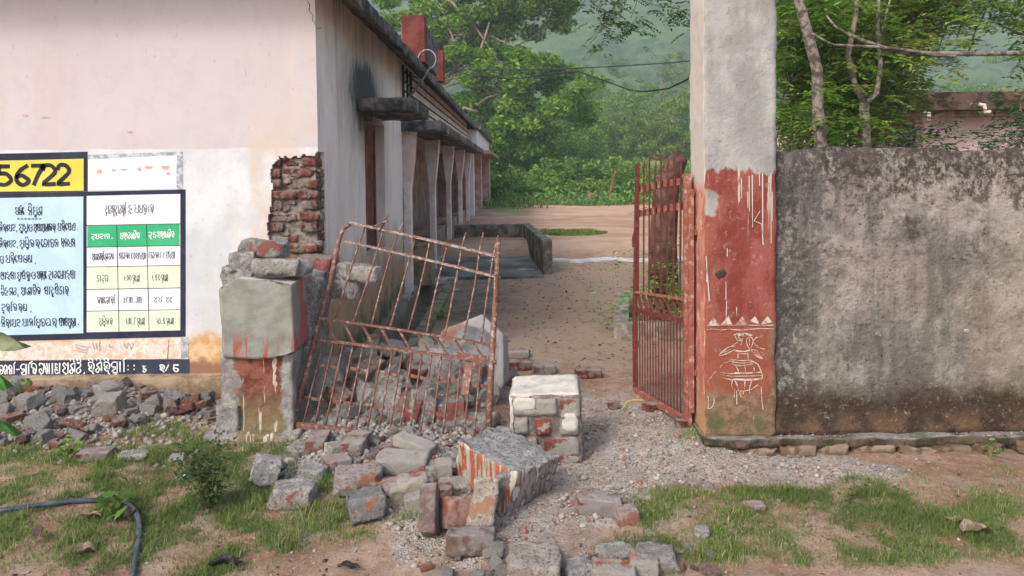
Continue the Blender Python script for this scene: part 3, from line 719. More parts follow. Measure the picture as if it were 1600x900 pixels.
sh.data.materials.append(M['pillar']); sh.data.materials.append(M['pside'])
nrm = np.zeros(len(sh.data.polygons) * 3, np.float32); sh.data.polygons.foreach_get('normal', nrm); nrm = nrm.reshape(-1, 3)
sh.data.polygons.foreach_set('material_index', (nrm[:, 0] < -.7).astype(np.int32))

# strokes painted flat on a wall: ribbons in the plane y = const
def smooth(pts, n=3):
    if len(pts) < 3: return pts
    P = [pts[0]] + list(pts) + [pts[-1]]; out = []
    for i in range(1, len(P) - 2):
        p0, p1, p2, p3 = P[i - 1], P[i], P[i + 1], P[i + 2]
        for k in range(n):
            t = k / n
            out.append(tuple(.5 * ((2 * p1[a]) + (-p0[a] + p2[a]) * t + (2 * p0[a] - 5 * p1[a] + 4 * p2[a] - p3[a]) * t * t + (-p0[a] + 3 * p1[a] - 3 * p2[a] + p3[a]) * t ** 3) for a in (0, 1)))
    out.append(tuple(pts[-1])); return out
def ribbons(name, strokes, width, mat, parent, y, sm=3, jit=0.0):
    """strokes: lists of (x, z)"""
    V_ = []; F_ = []; rr = random.Random(len(strokes))
    for s in strokes:
        s = smooth(s, sm) if sm > 1 else s
        if len(s) < 2: continue
        base = len(V_)
        for i, p in enumerate(s):
            a, b = s[max(i - 1, 0)], s[min(i + 1, len(s) - 1)]
            dx, dz = b[0] - a[0], b[1] - a[1]; l = math.hypot(dx, dz) or 1
            w2 = width / 2 * (1 + rr.uniform(-jit, jit)); ex = 0
            if i == 0: ex = -w2 * .6
            if i == len(s) - 1: ex = w2 * .6
            px_, pz_ = p[0] + dx / l * ex, p[1] + dz / l * ex
            V_ += [(px_ - dz / l * w2, y, pz_ + dx / l * w2), (px_ + dz / l * w2, y, pz_ - dx / l * w2)]
        for i in range(len(s) - 1):
            k = base + i * 2; F_.append((k + 1, k + 3, k + 2, k))
    mb = MB(); mb.v = V_; mb.f = F_
    return part(name, mb, mat, parent)
def PXS(lst, Y):
    """a stroke given where it is seen, put on the wall plane at depth Y"""
    return [(W(a, b, Y).x, W(a, b, Y).z) for a, b in lst]
# the painted pot, read off the photograph (zoomed frame 703x900 over 125x160 px)
def zz(l): return [(1095 + a * .1778, 480 + b * .1778) for a, b in l]
pot = [[(55,158),(200,158),(400,156),(560,158),(640,156)], [(52,198),(100,190),(170,200),(250,192),(340,200),(420,194),(520,186),(640,190)],
 [(290,245),(330,228),(400,228),(450,248)], [(300,250),(320,290),(350,290),(372,262),(350,240),(330,262),(345,280)], [(372,262),(360,300),(350,330)],
 [(280,330),(320,310)], [(285,372),(340,392),(400,380),(430,370)], [(430,370),(450,330),(455,280),(430,260),(400,280),(405,330),(430,370)], [(425,270),(425,330)],
 [(455,300),(490,262),(545,250)], [(455,300),(500,350),(560,366)], [(440,370),(490,380),(520,430),(548,452),(490,430),(455,395),(440,370)], [(470,392),(510,430)],
 [(300,340),(250,345),(200,380),(155,425),(220,410),(280,380),(300,372)], [(200,395),(260,368)], [(325,405),(325,445)], [(412,400),(415,455)], [(325,408),(412,408)],
 [(290,460),(360,468),(440,462)], [(285,480),(360,490),(445,478)], [(280,500),(350,512),(455,495)], [(240,480),(262,455),(285,465),(275,495)],
 [(285,470),(200,490),(168,530)], [(440,470),(500,500),(525,560)], [(385,515),(390,560),(388,580)], [(450,510),(468,540),(462,570)], [(310,520),(330,560)],
 [(170,570),(260,582),(360,580),(520,568)], [(172,590),(260,604),(360,604),(535,600)], [(180,615),(270,636),(400,634),(530,622)], [(530,560),(540,610),(525,640)],
 [(300,645),(320,690),(330,725)], [(385,640),(385,690),(380,725)], [(445,640),(432,690),(420,722)], [(275,645),(270,690),(300,725),(380,735),(450,715),(500,680)],
 [(292,730),(294,790)], [(313,730),(315,850)], [(338,730),(338,770)], [(350,735),(350,790)], [(372,735),(372,760)], [(425,730),(428,755)],
 [(530,700),(532,780),(545,895)], [(60,780),(70,840),(60,880)], [(110,770),(115,830),(95,880),(60,890)], [(75,690),(60,650),(100,600),(130,560)], [(312,0),(314,80)]]
m_wp = m_paint('white_wall_drawing', (.52, .44, .38), .85, (.27, .10, .065), .85, (.47, .58))
ribbons('painted_motif', [PXS(zz(s), PY0) for s in pot], .0042, m_wp, pil, PY0 - .004, 2, .35)
ribbons('painted_motif', [PXS(zz(s), PY0) for s in ([(300,575),(400,578),(525,570)], [(290,632),(420,636),(525,628)], [(300,380),(380,388),(430,378)], [(330,242),(400,236),(440,246)])], .009, m_wp, pil, PY0 - .0036, 2, .3)
mb = MB()
for a, b, c in (((60,155),(112,85),(160,155)), ((170,155),(240,80),(275,150)), ((300,155),(362,80),(410,155)), ((430,120),(475,78),(515,150)), ((520,155),(585,78),(625,130))):
    q = PXS(zz([a, b, c]), PY0); mb.add([(x, PY0 - .0042, z) for x, z in q], [(0, 2, 1)])
part('painted_triangle', mb, m_wp, pil)
drips = [[(1158+k, 270+a), (1158+k+.5, 270+b)] for k, a, b in ((0,8,40),(12,5,60),(17,4,85),(33,2,95),(-4,20,45),(46,0,110),(28,0,20))]
drips += [[(1187,330),(1178,345),(1190,350),(1192,382)], [(1168,300),(1168,325)], [(1104,420),(1104,440)], [(1134,440),(1134,468)], [(1135,470),(1134,500)], [(1206,300),(1206,345)], [(1103,400),(1108,470)], [(1136,400),(1136,388)]]
ribbons('paint_drip', [PXS(s, PY0) for s in drips], .005, m_paint('pale_lime_drip', (.46, .43, .38), .6, (.3, .1, .07)), pil, PY0 - .0045, 1, .4)
# dark hole knocked in the paint
hm = chipped('chip_hole', .055, .012, .04, (5, 2, 5), nrand=6, chip=.6, noise=.1, seed=5); o = link('chip_hole', hm, m_simple('dark_hole', (.03, .02, .018), (.07, .04, .03), 20), pil); o.location = W(1126, 428, PY0) - pil.location + Vector((0, -.001, 0)); o.rotation_euler = (0, -.6, 0)

bw = tag(empty('boundary_wall', (4, 4.24, 0)), 'tall mould stained boundary wall to the right of the red gate pillar', 'wall')
BY = GZ(1400, 677, .085).y
V_, F_ = box_grid(8.4, .24, 1.64, 280, 4, 44)
V_ = V_ + np.array([PX1 - .002 + 4.2, BY + .12, .90])
zt = V_[:, 2]; top = sstep(1.45, 1.72, zt)
V_[:, 2] += top * (.022 * fbm(V_[:, 0] * 2.2, 0, 0, 61, 5) + .010 * vnoise(V_[:, 0] * 16, V_[:, 1] * 20, 0, 62))
V_[:, 1] += (V_[:, 1] < BY + .05) * (.010 * fbm(V_[:, 0] * 3, V_[:, 2] * 3, 0, 63, 5) + .05 * sstep(1.66, 1.74, zt) * (.6 + .4 * vnoise(V_[:, 0] * 7, 0, 0, 65)))
inp = ((V_[:, 0] > W(1274, 500, BY).x) & (V_[:, 0] < W(1425, 500, BY).x) & (zt < W(1300, 511, BY).z)) 
V_[:, 1] -= ((V_[:, 1] < BY + .05) & (zt < W(1300, 511, BY).z) & (V_[:, 0] > W(1274, 500, BY).x) & (V_[:, 0] < W(1425, 500, BY).x)) * .007
part('wall', fast_mesh('wall', V_, F_), M['bwall'], bw)
o = link('chip_hole', chipped('chip_hole', .03, .012, .022, (5, 2, 5), nrand=6, chip=.6, noise=.1, seed=8), m_simple('pale_chip', (.3, .28, .25), (.4, .38, .35), 20), bw); o.location = W(1510, 517, BY) - bw.location
# ledge with loose rubble under it
LZ = .085
V_, F_ = box_grid(8.6, .30, .05, 330, 14, 3)
V_ = V_ + np.array([PX0 + 4.29, 4.285, LZ - .025])
fr = V_[:, 1] < 4.16
V_[:, 1] += fr * (.045 * fbm(V_[:, 0] * 4, 0, 0, 71, 5) + .010 * vnoise(V_[:, 0] * 30, V_[:, 2] * 60, 0, 72)) - fr * sstep(2.6, 4, V_[:, 0]) * .03
V_[:, 2] += .016 * fbm(V_[:, 0] * 5, V_[:, 1] * 8, 0, 73, 5)
def m_ledge():
    n = N('mossy_cement_ledge')
    c = n.mix(n.st(n.noise(9, 7, .75), .42, .58), (.05, .038, .026), (.15, .11, .075))
    up = n.n.new('ShaderNodeSeparateXYZ'); n.L(n.nor, up.inputs[0])
    c = n.mix(n.mul(n.st(up.outputs[2], .4, .9), n.st(n.noise(10, 5, .7), .3, .5)), c, n.mix(n.st(n.noise(30, 5, .8), .4, .6), (.19, .175, .155), (.33, .305, .275)))
    c = n.mix(n.mul(n.st(n.noise(4, 5), .5, .62), .6), c, (.055, .075, .02))
    n.bump(n.noise(45, 7, .8), .9, .02); return n.done(c)
part('ledge', fast_mesh('ledge', V_, F_), m_ledge(), bw)
for k in range(26):
    m_ = chipped('foundation_stone', .22, .12, .07, (8, 5, 4), nrand=12, chip=.7, noise=.08, seed=300 + k, fine=.03)
    o = link('foundation_stone', m_, M['found'] if 'found' in M else m_simple('found', (.14, .09, .055), (.28, .21, .15), 14, .95, .8, .015, obj=True, rnd=.4), bw); M['found'] = m_.materials[0]
    o.location = Vector((1.35 + k * .225 + rs.uniform(-.03, .03), 4.165 + rs.uniform(-.02, .02), .015)) - bw.location
    o.rotation_euler = (rs.uniform(-.1, .1), rs.uniform(-.12, .12), rs.uniform(-.25, .25)); s = rs.uniform(.7, 1.1); o.scale = (s, 1, rs.uniform(.6, 1))
# ================================================================ PAINTED NOTICES ON THE FRONT WALL
YC = "zyx0123456789abcdef"
GL = {  # stroke letters: points are pairs x y, strokes parted by a blank; z y x stand for -3 -2 -1
 'p': (6, "60 6a|60 30 02 14 35 17 08 1a 39"), 'n': (6, "36 15 07 1a 3a 58 54 50|36 34 12 20"), 'r': (6, "47 35 25 17 1a 4a 68 64 41 31 13 24 44|53 5x 6y"),
 'd': (6, "1a 4a 68 56 25 13 21 41 50|18 1a"), 's': (6, "60 6a|60 30 02 14 35 17 09 2a 48|30 3x 5y"), 'S': (6, "60 6a|61 30 01 14 44|14 17 39 6a|27 46"),
 'k': (7, "50 53 36 26 16 08 1a 4a 68 64 63|36 23 31 41"), 'b': (7, "16 3a 6a 67 45 25 13 31 50|60 6a|25 07 1a"), 'm': (6, "60 6a|6a 39 17 35 13 02 10 30 44 60"),
 'y': (6, "60 6a|60 20 03 25 45|25 08 1a 39|4x 5y"), 'T': (6, "60 6a|60 20 04 26 45 43 22|26 09 1a"), 'g': (6, "60 6a|6a 2a 07 25 45 43 11 20|25 24"),
 't': (5, "1a 4a 58 46 25 03 10 41 53 44"), 'c': (5, "0a 5a 5a|3a 17 15 45 53 20 02"), 'C': (6, "0a 39 58 36 15 13 30 52|30 2y 4y 30"),
 'h': (6, "1a 4a 68 55 25 13 31 51|31 2y 5y 6z"), 'D': (6, "60 6a|60 20 02 24 44|24 26 07 1a"), 'B': (6, "18 1a 4a 68 64 30 02 15 34 33|15 07"),
 'j': (6, "36 15 07 1a 4a 68 63 40 20|36 34 13 20"), 'l': (6, "18 1a 4a 68 63 40 12 14 35 43|30 3x"), 'L': (6, "18 1a 4a 68 60|35 14 02 20 41 63"),
 'N': (6, "60 6a|62 20 03 15 36|15 17 1a 39|24 43"), 'x': (6, "60 6a|60 20 03 25 07 2a|25 43 45"), 'o': (5, "2a 08 04 20 40 53 45 25|45 57 4a"),
 'K': (7, "60 6a|60 20 03 1a 39 47 15|45 66"), 'I': (6, "3a 1a 07 36 66 54 23 31 61|31 5x 6y"), 'G': (6, "4a 1a 17 36 56 54 23 01 20 50"),
 'q': (5, "0a 5a|1a 06 03 20 40 53 35 15"), 'U': (6, "1a 4a 68 55 24 13 31 52|31 4y 6y"), 'A': (7, "70 7a|70 20 03 26 45|26 0a 3a"),
 'a': (2, "1a 10"), '.': (3, "11 20"), ',': (3, "21 1y"), '-': (5, "05 45"), ' ': (4, ""), ':': (3, "12 13|17 18"), '|': (2, "1b 1x"),
 '0': (5, "2a 07 03 20 43 47 2a"), '1': (5, "2a 08 04 20 40|05 35"), '4': (5, "1a 46 12 30 41|16 36"), '5': (6, "0a 28 07 24 44 30 02|24 3a 5a"), '9': (5, "5a 2a 06 03 20 40"),
 '8': (5, "10 1a 5a"), '7': (5, "1a 4a 47 26|47 43 20 02"), '3': (6, "00 09 29 20|29 59 50"), '6': (6, "0a 27 47 5a|27 03 20 40 53"), '2': (5, "0a 38 34 15|34 50"), '/': (4, "00 4a"),
}
OV = {'i': "0c 0e 3e 4b", 'u': "3x 1y 4z", 'Y': "0a 23 30 43 3a", 'v': "1x 5x 2z 5z", '^': "1b 4d", 'E': "10 1a 0b 3e", 'H': "2y 3x 3y 2y"}
def gp(s, x0, sc):
    out = []
    for st in s.split('|'):
        if not st: continue
        out.append([(x0 + int(p[0]) * sc, float(YC.index(p[1]) - 3)) for p in st.split()])
    return out
def lay(txt):
    x = 0.0; S = []; prev = 0
    for ch in txt:
        if ch in ('i', 'u', 'v', '^', 'H'): S += gp(OV[ch], prev + 1, 1)
        elif ch == 'e': S += [[(x + a, b) for a, b in ((3, 9), (1, 10), (0, 6), (0, 3), (2, 0), (3, 2), (1, 4))]]; x += 4.6
        elif ch == 'E': S += gp(OV['E'], x, 1); x += 4
        elif ch == 'Y': S += gp(OV['Y'], x - 1, 1); x += 4
        else:
            w_, s = GL[ch]; prev = x; S += gp(s, x, 1); x += w_ + 1.9
    return S, max(x - 1.9, 1)
def text(name, txt, a, b, top, base, width, mat, parent, Y=YF, dy=.006, slope=-.012, jit=.2):
    S, wd = lay(txt); out = []
    for s in S:
        q = []
        for x, y in s:
            px = a + (b - a) * x / wd; py = base + (top - base) * y / 10 + slope * (px - a)
            p = W(px, py, Y); q.append((p.x, p.z))
        out.append(q)
    return ribbons(name, out, width, mat, parent, Y - dy, 3, jit)
def panel(name, quad, mat, parent=school, dy=.002, Y=YF):
    """quad: left, right, (top at left, top at right), (bottom at left, bottom at right)"""
    l, r_, (t0, t1), (b0, b1) = quad
    ps = [W(l, b0, Y), W(r_, b1, Y), W(r_, t1, Y), W(l, t0, Y)]
    v = [(p.x, Y - dy, p.z) for p in ps] + [(p.x, Y + .004, p.z) for p in ps]
    mb = MB().add(v, [(0, 1, 2, 3), (0, 4, 5, 1), (1, 5, 6, 2), (2, 6, 7, 3), (3, 7, 4, 0)])
    return part(name, mb, mat, parent)
m_navy = m_paint('navy_black_paint', (.016, .018, .042), .10, (.3, .3, .32))
m_yel = m_paint('yellow_paint', (.60, .52, .07), .08); m_blu = m_paint('pale_blue_paint', (.42, .58, .70), .06, (.6, .65, .7))
m_wht = m_paint('white_panel_paint', (.66, .66, .70), .05); m_grn = m_paint('green_paint', (.03, .36, .15), .15, (.3, .5, .3)); m_pgr = m_paint('pale_green_paint', (.58, .66, .48), .05)
m_blk = m_paint('black_letter_paint', (.02, .015, .03), .05, (.3, .3, .3), .8, (.66, .7)); m_pwh = m_paint('off_white_paint', (.70, .71, .72), .35, (.55, .48, .46))
m_gry = m_paint('faded_grey_blue_paint', (.23, .27, .31), .8, (.6, .6, .6), .85, (.44, .58))
m_stain = m_paint('stained_whitewash', (.62, .58, .52), .95, (.62, .40, .27), .9, (.47, .56))
m_bnd = m_paint('black_skirting_paint', (.03, .032, .06), .5, (.42, .25, .12), .85, (.62, .66))
fr = panel('notice_frame', (-260, 137, (246, 237), (308, 299)), m_navy, dy=.002)
panel('yellow_panel', (-250, 131, (257, 248), (302, 298)), m_yel, dy=.0035)
panel('notice_frame', (-260, 290, (308, 296), (540, 526)), m_navy, dy=.0025)
panel('blue_panel', (-250, 130.5, (314, 307), (530, 520.5)), m_blu, dy=.004)
panel('table_panel', (136, 282, (306, 303), (519, 516)), m_wht, dy=.004)
panel('grey_border', (137, 286, (242, 237), (250, 243)), m_gry, dy=.0012); panel('grey_border', (276, 286, (243, 243), (297, 296)), m_gry, dy=.0016)
panel('blank_panel', (138, 276, (249, 243), (297, 295)), m_pwh, dy=.0022)
panel('stained_strip', (-260, 283, (546, 528), (566, 560)), m_stain, dy=.0012); panel('grey_border', (283, 294, (527, 527), (584, 584)), m_gry, dy=.0018)
panel('black_skirting', (-260, 296, (566, 561), (594, 586)), m_bnd, dy=.003)
# the table: green head row, pale green rows, dark rules
rowsY = [(352, 386), (386, 417), (417, 452), (452, 486), (486, 518)]
for k, (a, b) in enumerate(rowsY):
    if k in (0, 2, 4): panel('table_row', (137, 281, (a, a - 2.5), (b, b - 2.5)), (m_grn, 0, m_pgr, 0, m_pgr)[k], dy=.005)
def rule(pts, wd=.0045): ribbons('table_rule', [[(W(a, b, YF).x, W(a, b, YF).z) for a, b in pts]], wd, m_blk, school, YF - .0062, 1)
for y in (352, 386, 417, 452, 486): rule([(136, y), (282, y - 2.5)])
rule([(183, 352), (186.5, 517)]); rule([(229.5, 350), (233.5, 516)])
# 56722 in heavy brush strokes
num = {'5': "5a 1a|1a 16|16 46 63 51 30 01", '6': "5a 28 05 02 20 40 62 44 25 04", '7': "0a 6a 47 24 20", '2': "08 1a 4a 68 66 33 00 60"}
S = []; 
for ch, a, b in (('5', -5, 18), ('6', 27, 46), ('7', 51, 69), ('2', 68, 86), ('2', 91, 108)):
    for st in gp(num[ch] if ch != '7' else "0a 6a|6a 35 10", 0, 1):
        S.append([(W(a + (b - a) * x / 6, 289 + (260 - 289) * y / 10 - .02 * a, YF).x, W(a, 289 + (260 - 289) * y / 10 - .02 * a, YF).z) for x, y in st])
ribbons('lettering', S, .031, m_blk, school, YF - .0055, 3, .08)
LT = .0056
for t, a, b, y1, y0 in (("pTe^", 25, 38, 324, 335), ("niyum", 45, 66, 323, 336), ("nirapd,", 0, 28, 351, 361), ("suDu", 31, 44, 350, 361), ("o", 46, 51, 351, 361), ("sbasTYkr", 54, 87, 350, 361), ("priebS", 91, 118, 349, 360), (".", 121, 123, 356, 359),
    ("nirapd,", 0, 29, 376, 386), ("puxivkr", 32, 62, 375, 386), ("eBajn", 65, 92, 374, 386), ("rnDn", 96, 118, 373, 385), ("o", 1, 6, 400, 411), ("priebxN", 10, 50, 399, 410), (",", 55, 57, 405, 411),
    ("KaIba", 2, 25, 425, 436), ("puub^ru", 28, 47, 425, 436), ("o", 50, 56, 425, 435), ("prye", 59, 73, 424, 435), ("hat", 76, 89, 424, 434), ("eDaaIba", 91, 118, 423, 435),
    ("liGgt,", 2, 30, 450, 461), ("samajik", 34, 64, 449, 460), ("baCubicar", 70, 107, 448, 460), ("duurEkrN", 3, 42, 475, 486), (",", 48, 50, 480, 486), ("nirapd", 3, 32, 499, 510), ("panEyu", 36, 63, 498, 509), ("jL", 65, 79, 498, 509), ("r", 82, 89, 498, 509), ("bYbsvTHa", 93, 119, 497, 509), (".", 122, 124, 504, 507)):
    text('lettering', t, a, b, y1, y0, LT, m_blk, school)
for k in range(7): rule([(28 + k * 5.6, 342), (31 + k * 5.6, 341.8)], .007)
for t, a, b, y1, y0 in (("CatrvCatrvE", 165, 197, 321, 334), ("GH", 201, 207, 321, 332), ("ADkuar", 211, 240, 320, 332),
    ("samgrE", 145, 163, 396, 406), ("mulY", 164, 177, 396, 405), ("5qGka", 187, 203, 395, 404), ("90pIsa", 206, 228, 395, 404), ("8qGka", 233, 249, 394, 403), ("8/", 251, 257, 394, 403), ("pIsa", 260, 274, 393, 403),
    ("caUL", 152, 169, 430, 440), ("100", 195, 206, 430, 438), ("guam|", 208, 219, 430, 440), ("150", 239, 251, 429, 438), ("guam|", 253, 263, 429, 439),
    ("kYaelarE", 153, 180, 464, 474), ("493.73", 193, 222, 464, 473), ("628.66", 242, 270, 464, 472), ("puxivkr", 156, 176, 497, 507), ("13.8", 198, 213, 497, 506), ("guam|", 215, 227, 497, 507), ("20.5", 245, 259, 497, 506), ("guam|", 261, 272, 497, 506)):
    text('lettering', t, a, b, y1, y0, .0038, m_blk, school)
m_wl = m_paint('white_letter_paint', (.72, .74, .72), .2, (.1, .3, .2), .8)
for t, a, b, y1, y0 in (("Updan.", 143, 177, 366, 373), ("pratTmik", 189, 219, 364, 373), ("UcH", 232, 245, 363, 371), ("praTmik", 247, 273, 362, 371)):
    text('lettering', t, a, b, y1, y0, .0062, m_wl, school, dy=.0064)
for t, a, b, y1, y0 in (("jnnE", 0, 24, 571, 584), ("-", 26, 32, 571, 583), ("gva^", 33, 47, 569, 584), ("klYaaN", 50, 94, 568, 584), ("smiti", 99, 127, 567, 583), (",", 131, 134, 574, 582), ("rimirigvaE", 138, 196, 566, 581), (": :", 200, 212, 568, 580), ("c", 224, 229, 572, 581), ("r/", 250, 264, 570, 579), ("q", 272, 279, 570, 580)):
    text('lettering', t, a, b, y1, y0, .009, m_wl, school, dy=.0064, jit=.3)
m_fd = m_paint('faded_pencil_grey', (.22, .22, .23), .5, (.6, .55, .5), .9, (.5, .6))
ribbons('lettering', [PXS(s, YF) for s in ([(118, 537), (126, 541), (138, 542)], [(118, 542), (128, 546), (138, 546)], [(119, 547), (128, 550), (136, 550)], [(145, 535), (148, 546)], [(150, 536), (152, 545)], [(156, 533), (156, 548)], [(171, 538), (172, 543), (176, 542)], [(194, 537), (198, 545), (201, 535)], [(203, 538), (205, 546), (209, 536)])], .005, m_fd, school, YF - .0035, 2, .3)
m_ck = m_simple('crack_dark', (.10, .07, .06), (.2, .14, .12), 20)
ribbons('wall_crack', [PXS([(480, 0), (484, 8), (483, 16), (489, 24), (488, 31), (493, 38), (496, 45), (501, 44)], YF)], .006, m_ck, school, YF - .0015, 1, .5)
ribbons('wall_crack', [PXS([(345, 438), (358, 434), (372, 430), (392, 418)], YF)], .0035, m_ck, school, YF - .0040, 1, .5)
ribbons('wall_crack', [PXS([(264, 530), (262, 560), (265, 584)], YF)], .0035, m_ck, school, YF - .0040, 1, .5)
m_chip = m_simple('bare_pink_chip', (.50, .30, .28), (.6, .4, .36), 20)
for (a, b, w_, h_) in ((39, 180, 14, 5), (70, 183, 15, 4), (202, 206, 12, 4), (155, 268, 12, 9), (178, 266, 9, 4), (195, 265, 14, 5), (218, 264, 10, 8), (232, 262, 20, 7), (258, 262, 16, 10), (263, 271, 8, 6)):
    rr = random.Random(a); q = [(a + w_ / 2 * math.cos(t) * rr.uniform(.5, 1.1), b + h_ / 2 * math.sin(t) * rr.uniform(.5, 1.1)) for t in [k * math.pi / 5 for k in range(10)]]
    part('paint_chip', MB().add([(W(x, y, YF).x, YF - .0035, W(x, y, YF).z) for x, y in q], [tuple(range(10))[::-1]]), m_chip)

# ================================================================ BROKEN GATE PILLAR (left)
bp = tag(empty('broken_gate_pillar', (-1.6, 4.5, 0)), 'broken gate pillar with a split grey upper block, standing beside the painted school wall', 'pillar')
def m_broken():
    n = N('broken_pillar_foot')
    cem = n.mix(n.st(n.noise(12, 7, .75), .42, .58), (.22, .205, .185), (.36, .34, .31))
    red = n.mix(n.st(n.noise(9, 6, .7), .42, .58), (.15, .045, .03), (.27, .10, .065))
    red = n.mix(n.inv(n.st(n.add(n.z, n.mul(n.m_('SUBTRACT', n.noise(9, 5), .5), .25)), .08, .34)), red, n.mix(n.noise(20, 5), (.12, .10, .04), (.28, .21, .12)))
    drip = n.mul(n.st(n.noise(11, 3, .5, sc=(2.4, 1, .05), loc=(1, 0, 0)), .57, .60), n.st(n.noise(5, 3, sc=(2, 1, .7)), .40, .5))
    red = n.mix(drip, red, (.52, .47, .38))
    m_ = n.st(n.add(n.x, n.mul(n.m_('SUBTRACT', n.noise(9, 7, .75), .5), .26)), -1.735, -1.70)
    m_ = n.mul(m_, n.inv(n.st(n.add(n.x, n.mul(n.m_('SUBTRACT', n.noise(7, 7, .75, loc=(3, 3, 3)), .5), .2)), -1.46, -1.43)))
    c = n.mix(m_, cem, red)
    c = n.mix(n.mul(n.st(n.noise(35, 5, .8), .58, .66), .6), c, (.15, .12, .10))
    n.bump(n.add(n.noise(40, 7, .8), n.mul(n.noise(8, 6), 2.5)), .8, .018); return n.done(c)
def m_upper():
    n = N('split_pillar_block')
    c = n.mix(n.st(n.noise(5, 6, .65), .39, .61), (.20, .20, .17), (.275, .27, .235))
    v = n.mul(n.st(n.noise(7, 6, .7, sc=(2.2, 1, .25)), .57, .66), n.inv(n.st(n.z, .75, .95)))
    c = n.mix(n.mul(v, .6), c, (.33, .24, .18))
    d = n.mul(n.st(n.noise(10, 7, .75, sc=(2.4, 1, .22), loc=(3, 0, 0)), .50, .58), n.inv(n.st(n.add(n.z, n.mul(n.noise(7, 4), .12)), .63, .72)))
    c = n.mix(d, c, (.32, .085, .055))
    c = n.mix(n.mul(n.st(n.x, -1.362, -1.352), n.st(n.noise(9, 4, sc=(1, 1, .3)), .42, .52)), c, (.30, .10, .09))
    up = n.n.new('ShaderNodeSeparateXYZ'); n.L(n.nor, up.inputs[0])
    c = n.mix(n.mul(n.st(up.outputs[2], .4, .8), .7), c, (.48, .46, .44))
    n.bump(n.add(n.noise(45, 6, .8), n.mul(n.noise(9, 5), 2)), .5, .010); return n.done(c)
mbk = m_broken(); mup = m_upper()
rough_box('pillar_foot', -1.82, -1.385, 4.48, 4.92, -.05, .515, (22, 16, 24), .016, .008, seed=12, mat=mbk, parent=bp, ns=7)
rough_box('pillar_foot_plaster', -1.85, -1.715, 4.455, 4.52, -.04, .20, (10, 4, 14), .03, .016, seed=13, mat=M['conc'], parent=bp, ns=6, nrand=3, chip=.9)
rough_box('pillar_base', -1.90, -1.33, 4.38, 4.95, -.08, .045, (24, 18, 5), .03, .014, seed=14, mat=mbk, parent=bp, ns=9)
pls = [((.15, 0, 1), .235), ((-.5, 0, 1), .27), ((-.9, .1, -.55), .30), ((.3, 0, -1), .262)]
ub_ = chipped('pillar_block', .445, .40, .50, (26, 16, 30), planes=pls, nrand=9, chip=.93, noise=.012, nscale=5, seed=16, fine=.0035)
o = link('pillar_block', ub_, mup, bp); o.location = Vector((-1.572, 4.64, .75)) - bp.location; o.rotation_euler = (R(1.5), R(-.8), R(-2))
for (px, py, w_, h_, mt, sd_, tl) in ((381, 558, 40, 34, 'conc_o', 1, 0), (372, 432, 40, 26, 'conc', 2, .1), (418, 425, 60, 18, 'conc_l', 3, 0), (455, 424, 50, 16, 'conc', 4, 0)):
    p = W(px, py, 4.52); s = 4.52 / FPX
    m_ = chipped('pillar_fragment', w_ * s, .20, h_ * s, (10, 8, 6), nrand=12, chip=.76, noise=.05, seed=400 + sd_, fine=.022)
    o = link('pillar_fragment', m_, M[mt], bp); o.location = p - bp.location + Vector((0, .08, 0)); o.rotation_euler = (0, tl, 0)
# the stump behind the gate: back part of the pillar core
rough_box('pillar_core', -1.44, -1.30, 4.70, 5.0, .0, .93, (8, 12, 26), .05, .02, seed=18, mat=M['conc'], parent=bp, ns=5, nrand=6, chip=.93)

NB = [0]
def chunk(name, label, cat, px, py, L, Wd, Hh, yaw=0, tx=0, ty=0, mat='conc', nrand=7, chip=.82, lift=0.0, seed=None, Y=None, group=None, noise=.018, loc=None, div=None, fine=.006):
    NB[0] += 1; seed = seed if seed is not None else NB[0] * 13 % 997
    isb = name == 'brick'; dv = div or tuple(max(4, int(round(d / max(L, Wd, Hh) * 16))) for d in (L, Wd, Hh))
    m_ = chipped(name, L, Wd, Hh, dv, nrand=nrand + (4 if isb else 9), chip=chip - (.04 if isb else .08), noise=noise * (1.2 if isb else 2.4), nscale=4, seed=seed, fine=.012 if isb else .022)
    m_.materials.append(M[mat])
    o = link(name, m_)
    if loc is None:
        if Y is not None: p = W(px, py, Y)
        else: p = G(px, py, Hh * .42 + lift); p.z += Hh * .42 + lift
        o.location = p
    else: o.location = loc
    o.rotation_euler = (R(tx), R(ty), R(yaw)); return tag(o, label, cat, group)
# stones lying on the broken pillar
g_ = 'broken masonry lying on top of the broken pillar'
chunk('rubble_block', 'grey masonry block with a bright red painted patch, topmost on the broken pillar', 'rubble', 414, 388, .27, .15, .10, -4, 0, 5, 'conc_r', 5, .88, Y=4.6, group=g_)
chunk('rubble_block', 'rounded pale concrete block lying under the red patched one on the broken pillar', 'rubble', 433, 416, .28, .15, .095, 3, 0, 3, 'conc_l', 5, .88, Y=4.52, group=g_)
chunk('rubble_block', 'small grey block with a smooth plastered corner at the left of the broken pillar top', 'rubble', 380, 407, .16, .14, .11, 10, 0, -3, 'conc', 5, .85, Y=4.54, group=g_)
chunk('rubble_block', 'angular grey plaster slab jutting out left below the small block on the broken pillar', 'rubble', 376, 431, .19, .14, .11, -5, 0, 4, 'conc', 6, .82, Y=4.54, group=g_)
